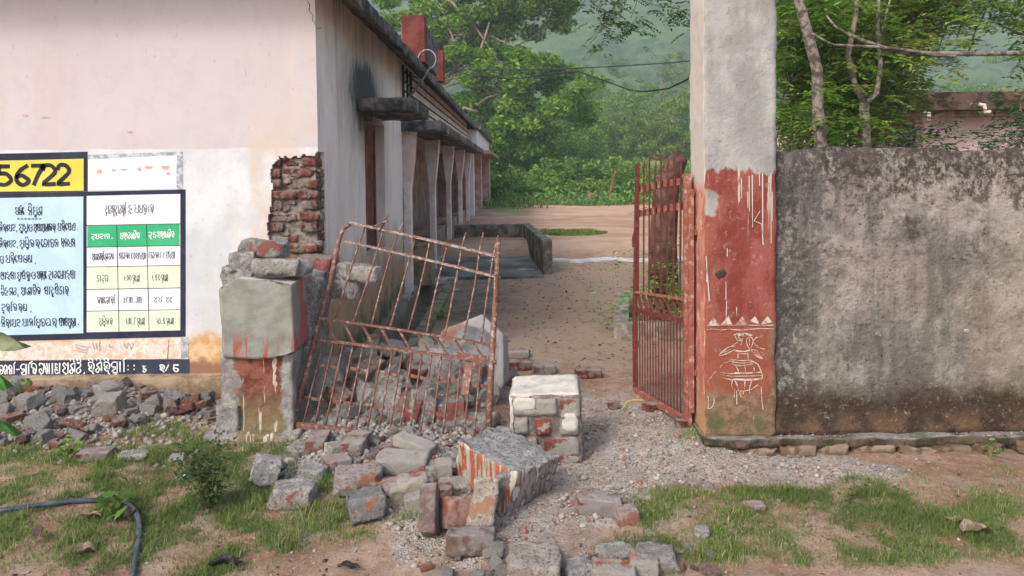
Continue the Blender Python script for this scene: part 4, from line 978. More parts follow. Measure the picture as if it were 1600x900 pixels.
# broken beam that ties the pillar to the building corner
bb = tag(empty('broken_beam', (-1.2, 5.0, .9)), 'broken concrete beam jutting right from the torn brick corner behind the leaning gate', 'beam')
def bpart(name, px, py, Y, L, Wd, Hh, mat, yaw=0, ty=0, tx=0, n=6, chip=.85, sd_=1):
    m_ = chipped(name, L, Wd, Hh, (max(4, int(L * 40)), max(3, int(Wd * 40)), max(3, int(Hh * 40))), nrand=n, chip=chip, noise=.045, nscale=5, seed=sd_, fine=.02)
    o = link(name, m_, M[mat], bb); o.location = W(px, py, Y) - bb.location; o.rotation_euler = (R(tx), R(ty), R(yaw))
M['plred'] = m_concrete('dusty_red_plaster', (.33, .23, .20), (.44, .36, .33), paint=(.38, .10, .07), pz=(.56, .66))
bpart('plaster_chunk', 496, 420, 5.12, .25, .20, .17, 'plred', -8, 4, 0, 5, .9, 31)
bpart('beam_piece', 556, 425, 5.1, .36, .14, .10, 'conc_l', -14, 4, 0, 4, .92, 32)
bpart('beam_core', 528, 446, 5.16, .36, .18, .14, 'conc', -10, 6, 0, 9, .78, 33)
bpart('beam_piece', 490, 452, 4.98, .12, .14, .26, 'conc', 5, 10, 0, 7, .8, 35)

# ================================================================ GATES
m_rust = m_metal('rusty_pale_gate_iron', (.165, .070, .046), (.31, .25, .21), (.075, .036, .026), (.52, .60), 30)
m_rustd = m_metal('worn_white_rail', (.36, .32, .29), (.20, .09, .06), (.16, .075, .055), (.42, .56), 34)
m_redg = m_metal('dark_red_gate_paint', (.13, .024, .017), (.24, .085, .055), (.07, .024, .018), (.56, .66), 20)
m_redr = m_metal('peeling_red_rail', (.26, .08, .055), (.42, .29, .23), (.16, .05, .035), (.50, .64), 26)
gl = tag(empty('leaning_gate', (-.9, 4.5, 0)), 'rusty iron gate leaf torn from the broken pillar, leaning bent over the rubble', 'gate')
def gpt(u, v):
    """gate plane: u left to right, v bottom to top, as the bent leaf stands"""
    BL, BR = (456, 663, 4.52), (757, 700, 4.28)
    ML, MR = (491, 530, 4.70), (768, 566, 4.42)   # zigzag band, lower rule
    NL, NR = (502, 497, 4.75), (773, 540, 4.46)   # zigzag band, upper rule
    TL, TR = (536, 376, 5.00), (781, 434, 4.66)   # upper rail
    HL, HR = (545, 347, 5.05), (782, 402, 4.74)   # top rail
    rows_ = [(0, BL, BR), (.38, ML, MR), (.48, NL, NR), (.86, TL, TR), (1.0, HL, HR)]
    for (v0, a0, b0), (v1, a1, b1) in zip(rows_[:-1], rows_[1:]):
        if v <= v1 or v1 == 1.0:
            t = (v - v0) / (v1 - v0)
            A = Vector(a0).lerp(Vector(a1), t); B = Vector(b0).lerp(Vector(b1), t); p = A.lerp(B, u); break
    p = W(p.x, p.y, p.z); p.y += .05 * math.sin(u * 3.0) * v * .8; return p
def gbar(name, pts, r_, mat, flat=None, parent=gl, n=6):
    mb = MB()
    if flat:
        for a, b in zip(pts[:-1], pts[1:]): mb.bar(a, b, flat[0], flat[1])
    else: mb.tube(pts, r_, n)
    o = part(name, mb, mat, parent, smooth=not flat); return o
def gl_line(u0, v0, u1, v1, n=6, bow=0.0):
    return [gpt(u0 + (u1 - u0) * t / n + bow * math.sin(math.pi * t / n), v0 + (v1 - v0) * t / n) for t in range(n + 1)]
gbar('bottom_rail', gl_line(0, 0, 1, 0, 1), .016, m_rust, (.034, .034))
gbar('stile', [W(455, 664, 4.52), W(477, 590, 4.60), W(498, 505, 4.75), W(517, 440, 4.87), W(528, 380, 4.98), W(536, 358, 5.03), W(548, 350, 5.05)], [.018, .018, .019, .018, .017, .015, .013], m_rust, n=8)
gbar('stile', [W(762, 694, 4.28), W(768, 566, 4.42), W(774, 470, 4.58), W(779, 376, 4.78)], [.020, .020, .017, .015], m_rust, n=8)
gbar('latch_rod', [W(775, 470, 4.53), W(777, 434, 4.62), W(774, 428, 4.60)], .010, m_rust)
gbar('top_rail', [gpt(t / 8, 1.0) for t in range(0, 9)], .016, m_rustd, (.030, .014))
gbar('upper_rail', [gpt(t / 8, .86) for t in range(0, 9)], .014, m_rustd, (.028, .012))
gbar('middle_rail', [gpt(t / 8, .48) for t in range(9)], .009, m_rust, (.020, .012))
gbar('middle_rail', [gpt(t / 8, .38) for t in range(9)], .009, m_rust, (.024, .014))
tops = [1.0, 1.0, 1.06, 1.0, 1.0, 1.0, 1.10, 1.13, 1.13]
for k in range(9):
    u = .085 + k * .106
    p = gl_line(u - .012, .48, u + .02 + (.012 if k % 2 else 0), .998 if tops[k] <= 1 else 1.0, 5, .008 * math.sin(k * 2.1))
    if tops[k] > 1:
        q = p[-1] + (p[-1] - p[-2]).normalized() * (tops[k] - 1) * 1.1 + Vector((.012, 0, 0)); p.append(q)
    p = [a + Vector((0, .012, 0)) for a in p]
    gbar('upper_bar', p, .0068, m_rust)
for k in range(9):
    u = .02 + k * .106
    gbar('zigzag_bar', [gpt(u, .48) + Vector((0, .004, 0)), gpt(u + .10, .38) + Vector((0, .004, 0))], .007, m_rust, (.014, .008))
for k in range(17):
    u = .055 + k * .0555
    p = gl_line(u + .004 * math.sin(k), 0, u - .004, .38, 3)
    gbar('lower_bar', [a + Vector((0, .010, 0)) for a in p], .0062, m_rust)
for k in range(6):
    u = .04 + k * .166
    for vv, du in ((.27, .0), (.12, -.03)):
        a, b = gpt(max(u + du, 0), vv), gpt(min(u + du + .115, 1), vv - .005)
        gbar('tie_strip', [a + Vector((0, .020, 0)), b + Vector((0, .020, 0))], .005, m_rust, (.003, .020))
gbar('latch_plate', [gpt(.80, .385) + Vector((0, -.012, .008)), gpt(.97, .385) + Vector((0, -.012, .008))], .01, m_rust, (.008, .042))
gbar('latch_plate', [gpt(.875, .37) + Vector((0, .01, 0)), gpt(.87, .22) + Vector((0, .01, 0))], .01, m_rust, (.05, .006))
gbar('hinge_pin', [gpt(1.0, .385) + Vector((.01, -.02, 0)), gpt(1.0, .385) + Vector((.03, -.02, 0))], .014, m_rust)
gbar('latch_rod', [W(575, 358, 5.04), W(597, 348, 4.95), W(606, 345, 4.93)], .006, m_rust)
gbar('latch_rod', [W(593, 362, 5.0), W(602, 345, 4.97), W(605, 336, 4.96)], .006, m_rust)

gr = tag(empty('standing_gate', (1.05, 4.5, 0)), 'dark red iron gate leaf standing open, hinged to the red gate pillar', 'gate')
GA, GB = Vector((W(1074, 450, 4.42).x, 4.42, 0)), Vector((W(992, 450, 5.3).x, 5.30, 0))
def rpt(u, z, off=0.0):
    p = GA.lerp(GB, u); n_ = Vector((-(GB - GA).y, (GB - GA).x, 0)).normalized()
    return Vector((p.x, p.y, z - .09 * u)) - n_ * off
rb_ = lambda name, pts, r_, mat, flat=None: gbar(name, pts, r_, mat, flat, gr)
rb_('stile', [rpt(0, .07), rpt(0, .8), rpt(0, 1.60)], 0, m_redr, (.046, .040))
rb_('stile', [rpt(-.055, .16), rpt(-.055, 1.50)], 0, m_redr, (.035, .03))
rb_('stile', [rpt(1, .11), rpt(1, .74)], 0, m_redg, (.030, .032))
rb_('stile', [rpt(1, .74), rpt(.93, 1.75)], 0, m_redg, (.022, .030))
rb_('bottom_rail', [rpt(0.02, .10), rpt(.99, .115)], 0, m_redr, (.04, .045))
rb_('middle_rail', [rpt(.02, .70), rpt(1.03, .70)], 0, m_redg, (.03, .03))
rb_('middle_rail', [rpt(.02, .835), rpt(.99, .83)], 0, m_redr, (.02, .016))
rb_('upper_rail', [rpt(.02, 1.41, .018), rpt(.97, 1.395, .018)], 0, m_redr, (.012, .045))
rb_('top_rail', [rpt(0, 1.52, .0), rpt(.06, 1.56, .018), rpt(.5, 1.57, .018), rpt(.90, 1.56, .018), rpt(.955, 1.595, .015)], 0, m_redr, (.014, .042))
for k in range(8):
    u = .12 + k * .115
    tip = 1.685 + .045 * u + .03 * math.sin(k * 2.7)
    rb_('upper_bar', [rpt(u, .83), rpt(u - .012, 1.3), rpt(u - .02, tip)], 0, m_redg, (.024, .008))
    mb = MB(); p = rpt(u - .02, tip); d_ = (GB - GA).normalized() * .014
    mb.add([p - d_, p + d_, p + d_ + Vector((.010, 0, 0)), p - d_ + Vector((.010, 0, 0)), p + Vector((.004, 0, .06))], [(0, 1, 4), (1, 2, 4), (2, 3, 4), (3, 0, 4), (3, 2, 1, 0)])
    part('spear_tip', mb, m_redg, gr)
    rb_('zigzag_bar', [rpt(u - .07, .71, .004), rpt(u + .03, .83, .004)], 0, m_redg, (.018, .010))
for k in range(17):
    u = .05 + k * .0555
    rb_('lower_bar', [rpt(u, .105, -.004), rpt(u + .002, .70, -.004)], 0, m_redg, (.022, .005))
for zc in (.40, 1.24):
    rb_('hinge', [rpt(-.04, zc - .045, .03), rpt(-.04, zc + .045, .03)], .022, m_redg)
    rb_('hinge_strap', [rpt(-.10, zc, .02), rpt(.05, zc, .02)], 0, m_redr, (.01, .03))
rb_('latch', [rpt(1.03, .72, .01), rpt(1.09, .72, .01)], .018, m_redg); rb_('latch', [rpt(1.05, .48, .01), rpt(1.05, .58, .01)], .016, m_redg)
rb_('padlock', [rpt(1.05, .42, .02), rpt(1.05, .47, .02)], .024, m_simple('dark_iron', (.03, .025, .022), (.1, .07, .05), 20))
rb_('latch_rod', [rpt(1.02, 1.32, .02), rpt(1.10, 1.22, .02), rpt(1.10, 1.16, .02), rpt(1.02, 1.16, .02)], .008, m_redg)
# ================================================================ LARGE PIECES OF RUBBLE
# cube of laid bricks with a cream plastered top and side
cb = tag(empty('masonry_cube', (.17, 4.2, 0)), 'squarish fallen masonry cube with cream plaster on top and bare bricks on its face', 'rubble', )
cb.rotation_euler = (R(1), R(-1.5), R(-3)); cb.scale = (1.1, 1.1, 1.08)
m_cr = m_simple('cream_plaster', (.42, .39, .33), (.54, .51, .45), 8, .9, .6, .01, obj=True)
def cbp(name, x, y, z, L, Wd, Hh, mat, sd_, n=3, chip=.93, noise=.012, fine=.004):
    m_ = chipped(name, L, Wd, Hh, (max(3, int(L * 50)), max(3, int(Wd * 50)), max(3, int(Hh * 50))), nrand=n, chip=chip, noise=noise, nscale=5, seed=sd_, fine=fine)
    o = link(name, m_, mat, cb); o.location = (x, y, z); o.rotation_euler = (0, R((sd_ * 37 % 11 - 5) * .7), R((sd_ * 53 % 9 - 4) * .8)) if name == 'brick' else (0, 0, 0); return o
cbp('mortar_core', .005, .005, .182, .345, .335, .355, M['mortar'], 41, 6, .95, .02, .012)
cbp('plaster_top', -.002, .004, .358, .338, .325, .016, m_cr, 42, 9, .93, .02, .010)
cbp('plaster_side', -.172, .0, .185, .016, .34, .34, m_cr, 43, 7, .94, .02, .008)
for (x, z, L, Hh, mt) in ((-.055, .302, .222, .082, 'brick_c'), (.122, .290, .096, .10, 'brick_c'), (-.125, .205, .068, .080, 'brick_c'), (-.018, .198, .078, .082, 'brickredc'), (.115, .196, .092, .080, 'brick_c'),
                          (-.10, .108, .10, .078, 'brick_c'), (.075, .090, .17, .10, 'brick_c'), (-.05, .035, .18, .05, 'brick_c'), (.11, .028, .12, .04, 'brick_c')):
    if mt == 'brickredc' and 'brickredc' not in M: M['brickredc'] = m_brick('red_faced_brick', (.34, .08, .055), (.42, .12, .085), 1., (.60, .54, .45), th=(.56, .60), scale=14)
    cbp('brick', x, -.152, z, L, .05, Hh, M[mt], int(x * 1000) % 97 + 3, 9, .90, .028, .012)
for k_, (x, z, L, Hh) in enumerate(((-.10, .32, .12, .07), (.12, .22, .08, .10))): cbp('plaster_patch', x, -.172, z, L, .014, Hh, m_cr, 60 + k_, 18, .74, .03, .012)
for (y, z, L) in ((-.05, .30, .21), (.10, .21, .15), (-.08, .20, .14), (.0, .11, .22)): cbp('brick', .158, y, z, .04, L, .08, M['brick_d'], int(z * 100), 3, .93, .018)

# tilted chunk of the pillar: striped painted faces, broken grey top
def point_solid(name, top, bot, mats, label, cat, nsub=10, noise=.006, fine=.003):
    """a slab between two 4-corner faces, each side its own painted material; corners listed anticlockwise from the left"""
    V_, F_ = box_grid(1, 1, 1, nsub, nsub, max(4, nsub // 2)); V_ = V_ + .5
    T = [np.array(p) for p in top]; B = [np.array(p) for p in bot]
    u, v, t = V_[:, :1], V_[:, 1:2], V_[:, 2:]
    bl = lambda Q: Q[0] * (1 - u) * (1 - v) + Q[1] * u * (1 - v) + Q[2] * u * v + Q[3] * (1 - u) * v
    P = bl(B) * (1 - t) + bl(T) * t; ctr = P.mean(0)
    nn = np.stack([fbm(P[:, 0] * 14, P[:, 1] * 14, P[:, 2] * 14, 80 + k, 4) for k in range(3)], 1)
    P = P + nn * noise * (1 + 1.6 * (t > .99)) + fine * np.stack([vnoise(P[:, 0] * 60, P[:, 1] * 60, P[:, 2] * 60, 90 + k) for k in range(3)], 1) * (1 + 2 * (t > .99))
    f = V_[F_]; mi = np.zeros(len(F_), np.int32)
    mi[(f[:, :, 1] < 1e-6).all(1)] = 1; mi[(f[:, :, 0] > 1 - 1e-6).all(1)] = 2; mi[(f[:, :, 0] < 1e-6).all(1)] = 3
    me = fast_mesh(name, P - ctr, F_); 
    for m_ in mats: me.materials.append(m_)
    me.polygons.foreach_set('material_index', mi); me.update()
    o = link(name, me); o.location = ctr; return tag(o, label, cat)
def m_stripe(name, a, b, c_, ang, scale=26, base=(.45, .42, .38)):
    n = N(name); v = n.ms(n.obj, (scale, scale, 1.2), rot=(0, 0, 0))
    k = n.n.new('ShaderNodeTexWave'); 
    q = n.noise(1.0, 3, .5, v=n.ms(n.obj, (scale * math.cos(ang), scale * math.sin(ang), .6)))
    n.n.remove(k)
    col = n.mix(n.st(q, .47, .50), a, b); col = n.mix(n.st(q, .58, .60), col, c_)
    col = n.mix(n.mul(n.st(n.noise(30, 6, .8, v=n.obj), .58, .66), .6), col, base)
    n.bump(n.add(n.noise(50, 6, .7, v=n.obj), n.mul(n.st(q, .47, .50), 1.5)), .4, .008); return n.done(col)
m_topc = m_concrete('broken_concrete_face', (.36, .355, .34), (.54, .53, .51), dust=1)
m_s1 = m_stripe('orange_cream_stripes', (.31, .085, .05), (.33, .31, .24), (.40, .38, .33), .2, 46)
m_s2 = m_stripe('lime_streaks_on_red', (.24, .22, .21), (.17, .09, .075), (.38, .36, .34), .6, 50)
def GP(px, py, z): p = GZ(px, py, z); return (p.x, p.y, p.z)
T_ = [GP(718, 692, .275), GP(809, 742, .20), GP(873, 712, .22), GP(779, 663, .24)]
B_2 = [GP(709, 745, .02), GP(786, 810, .0), GP(861, 768, .0), GP(800, 700, -.02)]
point_solid('pillar_chunk', T_, B_2, [m_topc, m_s1, m_s2, m_s1], 'big fallen pillar chunk with a rough grey top and red, orange and cream streaked sides', 'rubble', 30, .010, .0035)
chunk('plaster_slab', 'slab with flaking orange and cream plaster leaning on the front of the big pillar chunk', 'rubble', 787, 772, .09, .05, .24, 20, 12, 6, 'conc_o', 5, .88, lift=-.02)

# boulder behind the gate: thick rounded slab of concrete standing on edge
def boulder():
    V_, F_ = box_grid(.62, .26, .60, 26, 10, 26)
    S_ = np.array([.31, .13, .30]); q = V_ / S_
    rr_ = np.hypot(q[:, 0], q[:, 2]); mx = np.maximum(np.abs(q[:, 0]), np.abs(q[:, 2])); k = np.where(mx > 1e-6, mx / np.maximum(rr_, 1e-6), 1); k = .45 + .55 * k
    V_[:, 0] *= k; V_[:, 2] *= k; V_[:, 1] *= 1 - .35 * np.clip(rr_ - .5, 0, 1)
    for n_, d_ in (((.8, -.1, .5), .25), ((-.7, 0, .6), .24), ((-.9, -.2, -.2), .23), ((.3, 0, 1), .27)):
        n_ = np.array(n_) / np.linalg.norm(n_); t = V_ @ n_ - d_; V_ = V_ - np.outer(np.maximum(t, 0), n_)
    V_ = V_ + .018 * np.stack([fbm(V_[:, 0] * 6, V_[:, 1] * 6, V_[:, 2] * 6, 7 + j, 5) for j in range(3)], 1)
    return fast_mesh('boulder', V_, F_)
def m_bould():
    n = N('banded_grey_boulder')
    c = n.mix(n.st(n.noise(6, 6, .65, v=n.obj), .39, .61), (.12, .125, .13), (.25, .25, .245))
    sp_ = n.n.new('ShaderNodeSeparateXYZ'); n.L(n.obj, sp_.inputs[0])
    rad = n.m_('SQRT', n.add(n.mul(sp_.outputs[0], sp_.outputs[0]), n.mul(sp_.outputs[2], sp_.outputs[2])))
    rim = n.st(n.add(rad, n.mul(n.m_('SUBTRACT', n.noise(9, 5, v=n.obj), .5), .08)), .20, .23)
    c = n.mix(n.mul(rim, .8), c, (.38, .35, .34))
    c = n.mix(n.mul(n.inv(n.st(sp_.outputs[0], -.17, -.12)), n.st(sp_.outputs[2], -.02, .05), .7), c, (.26, .10, .06))
    n.bump(n.add(n.noise(40, 7, .8, v=n.obj), n.mul(n.noise(7, 5, v=n.obj), 2)), .7, .015); return n.done(c)
o = link('boulder', boulder(), m_bould()); o.location = W(735, 556, 5.15); o.rotation_euler = (R(-14), R(28), R(-10))
tag(o, 'big rounded concrete boulder with a pale rim leaning behind the rusty gate', 'rubble')
gb = 'broken concrete behind the leaning gate'
for a in (('concrete_slab', 'tall dark grey concrete slab standing on edge at the left behind the gate bars', 'rubble', 505, 600, .24, .10, .36, 10, -12, 8, 'conc_l', 5, .74, 4.82),
          ('concrete_slab', 'pointed grey slab end sticking up behind the zigzag bars of the rusty gate', 'rubble', 549, 570, .16, .10, .24, -20, 5, 30, 'conc', 8, .68, 5.05),
          ('concrete_slab', 'long pale concrete beam piece lying across the middle of the heap behind the gate', 'rubble', 600, 592, .50, .16, .13, -8, 0, 6, 'conc_l', 6, .84, 4.95),
          ('concrete_slab', 'squarish upright concrete block low behind the middle gate bars', 'rubble', 582, 622, .20, .16, .20, 25, 10, 12, 'conc_l', 7, .78, 4.80),
          ('concrete_slab', 'pinkish rounded masonry block standing behind the gate bars, left of the paired blocks', 'rubble', 612, 630, .15, .13, .22, 0, 0, -4, 'conc_l', 9, .74, 4.68),
          ('concrete_slab', 'pink faced wedge of plaster behind the gate, right of the rounded masonry block', 'rubble', 640, 645, .15, .12, .24, -15, 0, 14, 'plred', 6, .76, 4.62),
          ('concrete_slab', 'grey flat faced block standing beside the pink wedge behind the gate', 'rubble', 660, 640, .16, .12, .26, 12, 0, 4, 'conc', 5, .84, 4.62),
          ('concrete_slab', 'rounded concrete lump with a red edge behind the right gate bars', 'rubble', 700, 640, .22, .16, .12, 5, 0, -6, 'conc_r', 7, .8, 4.66),
          ('concrete_slab', 'big rough concrete mass below the pale rimmed boulder behind the gate', 'rubble', 702, 585, .40, .26, .34, 18, 0, 10, 'conc_r', 8, .80, 5.0),
          ('concrete_slab', 'long dark slab lying along the foot of the heap behind the right gate bars', 'rubble', 725, 662, .46, .16, .10, -8, 0, -10, 'conc', 5, .84, 4.60),
          ('concrete_slab', 'long grey slab lying flat along the foot of the heap behind the left gate bars', 'rubble', 560, 660, .44, .18, .09, 4, 0, 3, 'conc', 5, .86, 4.66),
          ('concrete_slab', 'grey concrete lump behind the gate between the long slab and the big rough mass', 'rubble', 660, 565, .24, .2, .16, 40, 8, 0, 'conc', 8, .76, 5.2),
          ('brick', 'dark red brick end under the zigzag bars left of the big rough mass', 'rubble', 650, 572, .11, .2, .075, 20, 20, 10, 'brick', 4, .88, 4.9),
          ('brick', 'dark red brick lying low behind the left bars of the rusty gate', 'rubble', 530, 618, .16, .11, .09, -25, 10, 30, 'brick', 4, .88, 4.74)):
    nm, lb, ct, px, py, L, Wd, Hh, yw, tx, ty, mt, n_, cp, Yd = a
    chunk(nm, lb, ct, px, py, L, Wd, Hh, yw, tx, ty, mt, n_, cp, Y=Yd, group=gb, noise=.025, fine=.009)

# bricks and blocks thrown out in front of the gate, each by its place in the picture
BR = [('brick', 'pale topped brick lying end-on just below the left half of the rusty gate', 498, 690, .11, .20, .075, 2, 0, 0, 'brick_d'),
 ('brick', 'brick lying end-on with a slanting pale top below the middle of the gate rail', 558, 693, .12, .20, .08, -8, 4, 0, 'brick_d'),
 ('brick', 'long pale mortared brick slanting down right against the bottom rail of the rusty gate', 648, 697, .235, .11, .075, -22, 0, 12, 'brick_d2'),
 ('brick', 'wide mortar-caked brick with a flat lump on top, left of the red striped pillar chunk', 630, 722, .27, .15, .085, -4, 4, 2, 'brick_d2'),
 ('brick', 'flat reddish brick half sunk in dust between the gate and the pink chunk', 526, 722, .14, .12, .05, 30, 0, 0, 'brick_d'),
 ('masonry_chunk', 'pink dusted double brick chunk with dark side, above the big grey block', 560, 749, .235, .17, .10, 12, 0, 3, 'pinkd'),
 ('masonry_chunk', 'small grey mortar block lying alone above the grey and red block by the grass', 490, 739, .13, .12, .06, -8, 0, 4, 'conc'),
 ('masonry_chunk', 'grey concrete lump standing tall at the edge of the grass right of the bushy weed', 415, 735, .13, .12, .15, 20, -10, 18, 'conc_l'),
 ('masonry_chunk', 'grey white block with a small red end lying in the grass edge', 457, 772, .21, .15, .095, -3, 0, -2, 'conc_r'),
 ('masonry_chunk', 'big dark grey block with an orange left end, left of the yellow plastered block', 573, 787, .19, .15, .115, 12, -8, -8, 'conc_g'),
 ('masonry_chunk', 'long block with yellowish plaster over a red broken underside', 632, 764, .245, .13, .105, 18, 6, -8, 'yelp'),
 ('brick', 'narrow brick standing on end with a dark face, leaning toward the road', 672, 797, .075, .11, .21, -4, -38, -6, 'brick_g'),
 ('masonry_chunk', 'small white plastered lump left of the narrow upright brick', 649, 784, .10, .09, .075, 10, 0, -10, 'brick_d2'),
 ('masonry_chunk', 'broken red brick lump with deep cracks between the two standing pieces', 712, 800, .13, .12, .13, 25, -20, 10, 'brick_p'),
 ('masonry_chunk', 'long cream plastered slab leaning back beside the big pillar chunk', 755, 791, .115, .085, .25, -6, -42, 8, 'cream'),
 ('brick', 'brown grey brick lying square to the road in front of the other pieces', 736, 845, .205, .11, .085, 0, -6, 0, 'brick_g'),
 ('masonry_chunk', 'flat cream plastered piece lying above the cracked red brick', 709, 760, .16, .12, .05, 24, 6, 6, 'creamf'),
 ('brick', 'small half brick with a red end at the left foot of the striped pillar chunk', 693, 735, .09, .11, .10, 6, 0, 0, 'brick_d2'),
 ('masonry_chunk', 'grey mortar lump between the yellow plastered block and the striped chunk', 672, 732, .12, .10, .06, -15, 0, 0, 'conc_l'),
 ('masonry_chunk', 'long weathered chunk with grey crust over red brick, alone on the dust at right', 936, 787, .225, .12, .085, -12, 0, 3, 'brick_d'),
 ('brick', 'small pale half brick at the left edge of the right hand grass', 979, 806, .095, .09, .07, 8, 0, 0, 'pinkd'),
 ('masonry_chunk', 'large tan concrete block cut by the bottom edge of the picture', 835, 886, .21, .20, .11, -8, 0, 2, 'tan'),
 ('brick', 'cream topped brick with a bright orange end at the bottom edge of the picture', 958, 896, .17, .11, .07, -6, 0, 4, 'brick_c2'),
 ('brick', 'cream topped brick with a red front in the bottom row, left of the grey block', 1006, 884, .115, .10, .07, -10, 0, 3, 'brick_c2'),
 ('masonry_chunk', 'grey concrete block at the right end of the bottom row of rubble', 1026, 874, .17, .12, .08, -6, 0, 2, 'conc'),
 ('masonry_chunk', 'grey mortar lump between the tan block and the orange ended brick', 903, 893, .12, .12, .06, 15, 0, 0, 'conc'),
 ('masonry_chunk', 'flat grey crust of mortar behind the orange ended brick', 965, 865, .16, .12, .045, 20, 0, 5, 'conc_l'),
 ('brick', 'single red brick lying crosswise on the bare path beyond the cube', 919, 583, .205, .11, .07, 2, 0, 0, 'brick'),
 ('brick', 'dusty brick lying on the path left of the single crosswise brick', 850, 577, .17, .12, .07, 14, 0, 0, 'brick_d'),
 ('brick', 'long pale brick beside the boulder at the edge of the path', 804, 553, .26, .12, .06, -4, 0, 0, 'brick_d'),
 ('brick', 'darker brick lying just below the long pale brick by the boulder', 812, 570, .22, .12, .07, 3, 0, 2, 'brick'),
 ('masonry_chunk', 'round dark stone between the boulder and the masonry cube', 793, 592, .17, .15, .09, 0, 0, 0, 'conc_g'),
 ('brick', 'flat reddish brick lying in the grass at the foot of the left heap', 151, 710, .17, .11, .05, 4, 0, 0, 'brick'),
 ('masonry_chunk', 'flat pale grey stone lying alone right of the left heap', 208, 712, .16, .10, .035, 6, 0, 0, 'conc_l'),
 ('masonry_chunk', 'pale stone chip lying on the bare soil near the bushy weed', 278, 715, .08, .07, .035, 0, 0, 0, 'conc_l'),
 ('masonry_chunk', 'grey brick end lying under the left corner of the rusty gate', 470, 700, .09, .12, .06, 70, 0, 0, 'conc'),
 ('brick', 'short dusty brick in the scree between two end-on bricks', 527, 700, .12, .10, .05, 40, 0, 8, 'conc_l'),
 ('brick', 'reddish brick end half buried below the long slanting brick', 612, 703, .10, .12, .05, -30, 0, 0, 'brick'),
 ('masonry_chunk', 'orange brown flat stone in the right hand grass', 1177, 791, .10, .07, .03, 0, 0, 0, 'brick_o'),
 ('masonry_chunk', 'small round pale stone at the near edge of the right hand grass', 1096, 831, .06, .05, .04, 0, 0, 0, 'conc_l'),
 ('masonry_chunk', 'reddish brick stub below the striped left face of the big chunk', 690, 770, .10, .07, .07, 20, 10, 0, 'brick')]
M['brick_d2'] = m_brick('white_mortared_brick', (.34, .18, .13), (.42, .27, .20), 1., (.52, .48, .43), th=(.34, .42))
M['pinkd'] = m_concrete('pink_dust', (.48, .37, .33), (.62, .52, .48), paint=(.40, .18, .12), pz=(.60, .66)); M['conc_g'] = m_concrete('dark_concrete', (.28, .27, .26), (.42, .405, .385), paint=(.48, .18, .09), pz=(.70, .73))
M['yelp'] = m_brick('yellow_plaster_on_brick', (.30, .055, .03), (.38, .09, .05), 1., (.58, .52, .38), th=(.40, .46), scale=4)
M['brick_g'] = m_brick('grey_brown_brick', (.20, .13, .11), (.33, .22, .18), .6, (.40, .38, .36), th=(.50, .60))
M['brick_p'] = m_brick('cracked_pink_red_brick', (.40, .13, .08), (.54, .28, .20), .4, (.50, .45, .42)); M['cream'] = m_concrete('flaking_cream_plaster', (.52, .42, .31), (.70, .64, .55), paint=(.48, .24, .13), pz=(.60, .66))
M['creamf'] = m_concrete('cream_flat_plaster', (.54, .50, .43), (.68, .64, .57)); M['tan'] = m_concrete('tan_concrete', (.44, .37, .31), (.60, .52, .45), paint=(.40, .16, .10), pz=(.70, .74))
M['brick_c2'] = m_brick('cream_faced_orange_brick', (.40, .12, .06), (.48, .20, .12), 1., (.54, .48, .41), th=(.42, .47), scale=5)
for nm, lb, px, py, L, Wd, Hh, yw, tx, ty, mt in BR:
    z_extent = abs(Hh * math.cos(R(tx))) + abs(Wd * math.sin(R(tx)))
    o = chunk(nm, lb, 'brick' if nm == 'brick' else 'rubble', px, py, L, Wd, Hh, yw, tx, ty, mt, 4 if nm == 'brick' else 7, .90 if nm == 'brick' else .84, lift=(z_extent - Hh) * .5, group='bricks and blocks scattered before the gate')

ORD = 'first second third fourth fifth sixth seventh eighth ninth tenth eleventh twelfth thirteenth fourteenth fifteenth sixteenth seventeenth eighteenth nineteenth twentieth'.split()
def ordn(i): return ORD[i] if i < 20 else ('twenty ', 'thirty ', 'forty ', 'fifty ')[(i + 1) // 10 - 2] + (ORD[(i + 1) % 10 - 1] if (i + 1) % 10 else 'tenth') if i < 59 else 'far'
HP = {}
def name_heap():
    """each lump is told by its row in its heap and its count from the left, as seen from the road"""
    for key, L in HP.items():
        L.sort(key=lambda o: o.location.x / o.location.y)
        for i, o in enumerate(L): o['label'] = (key[0] + ', ' + ordn(i) + ' from the left ' + key[1])
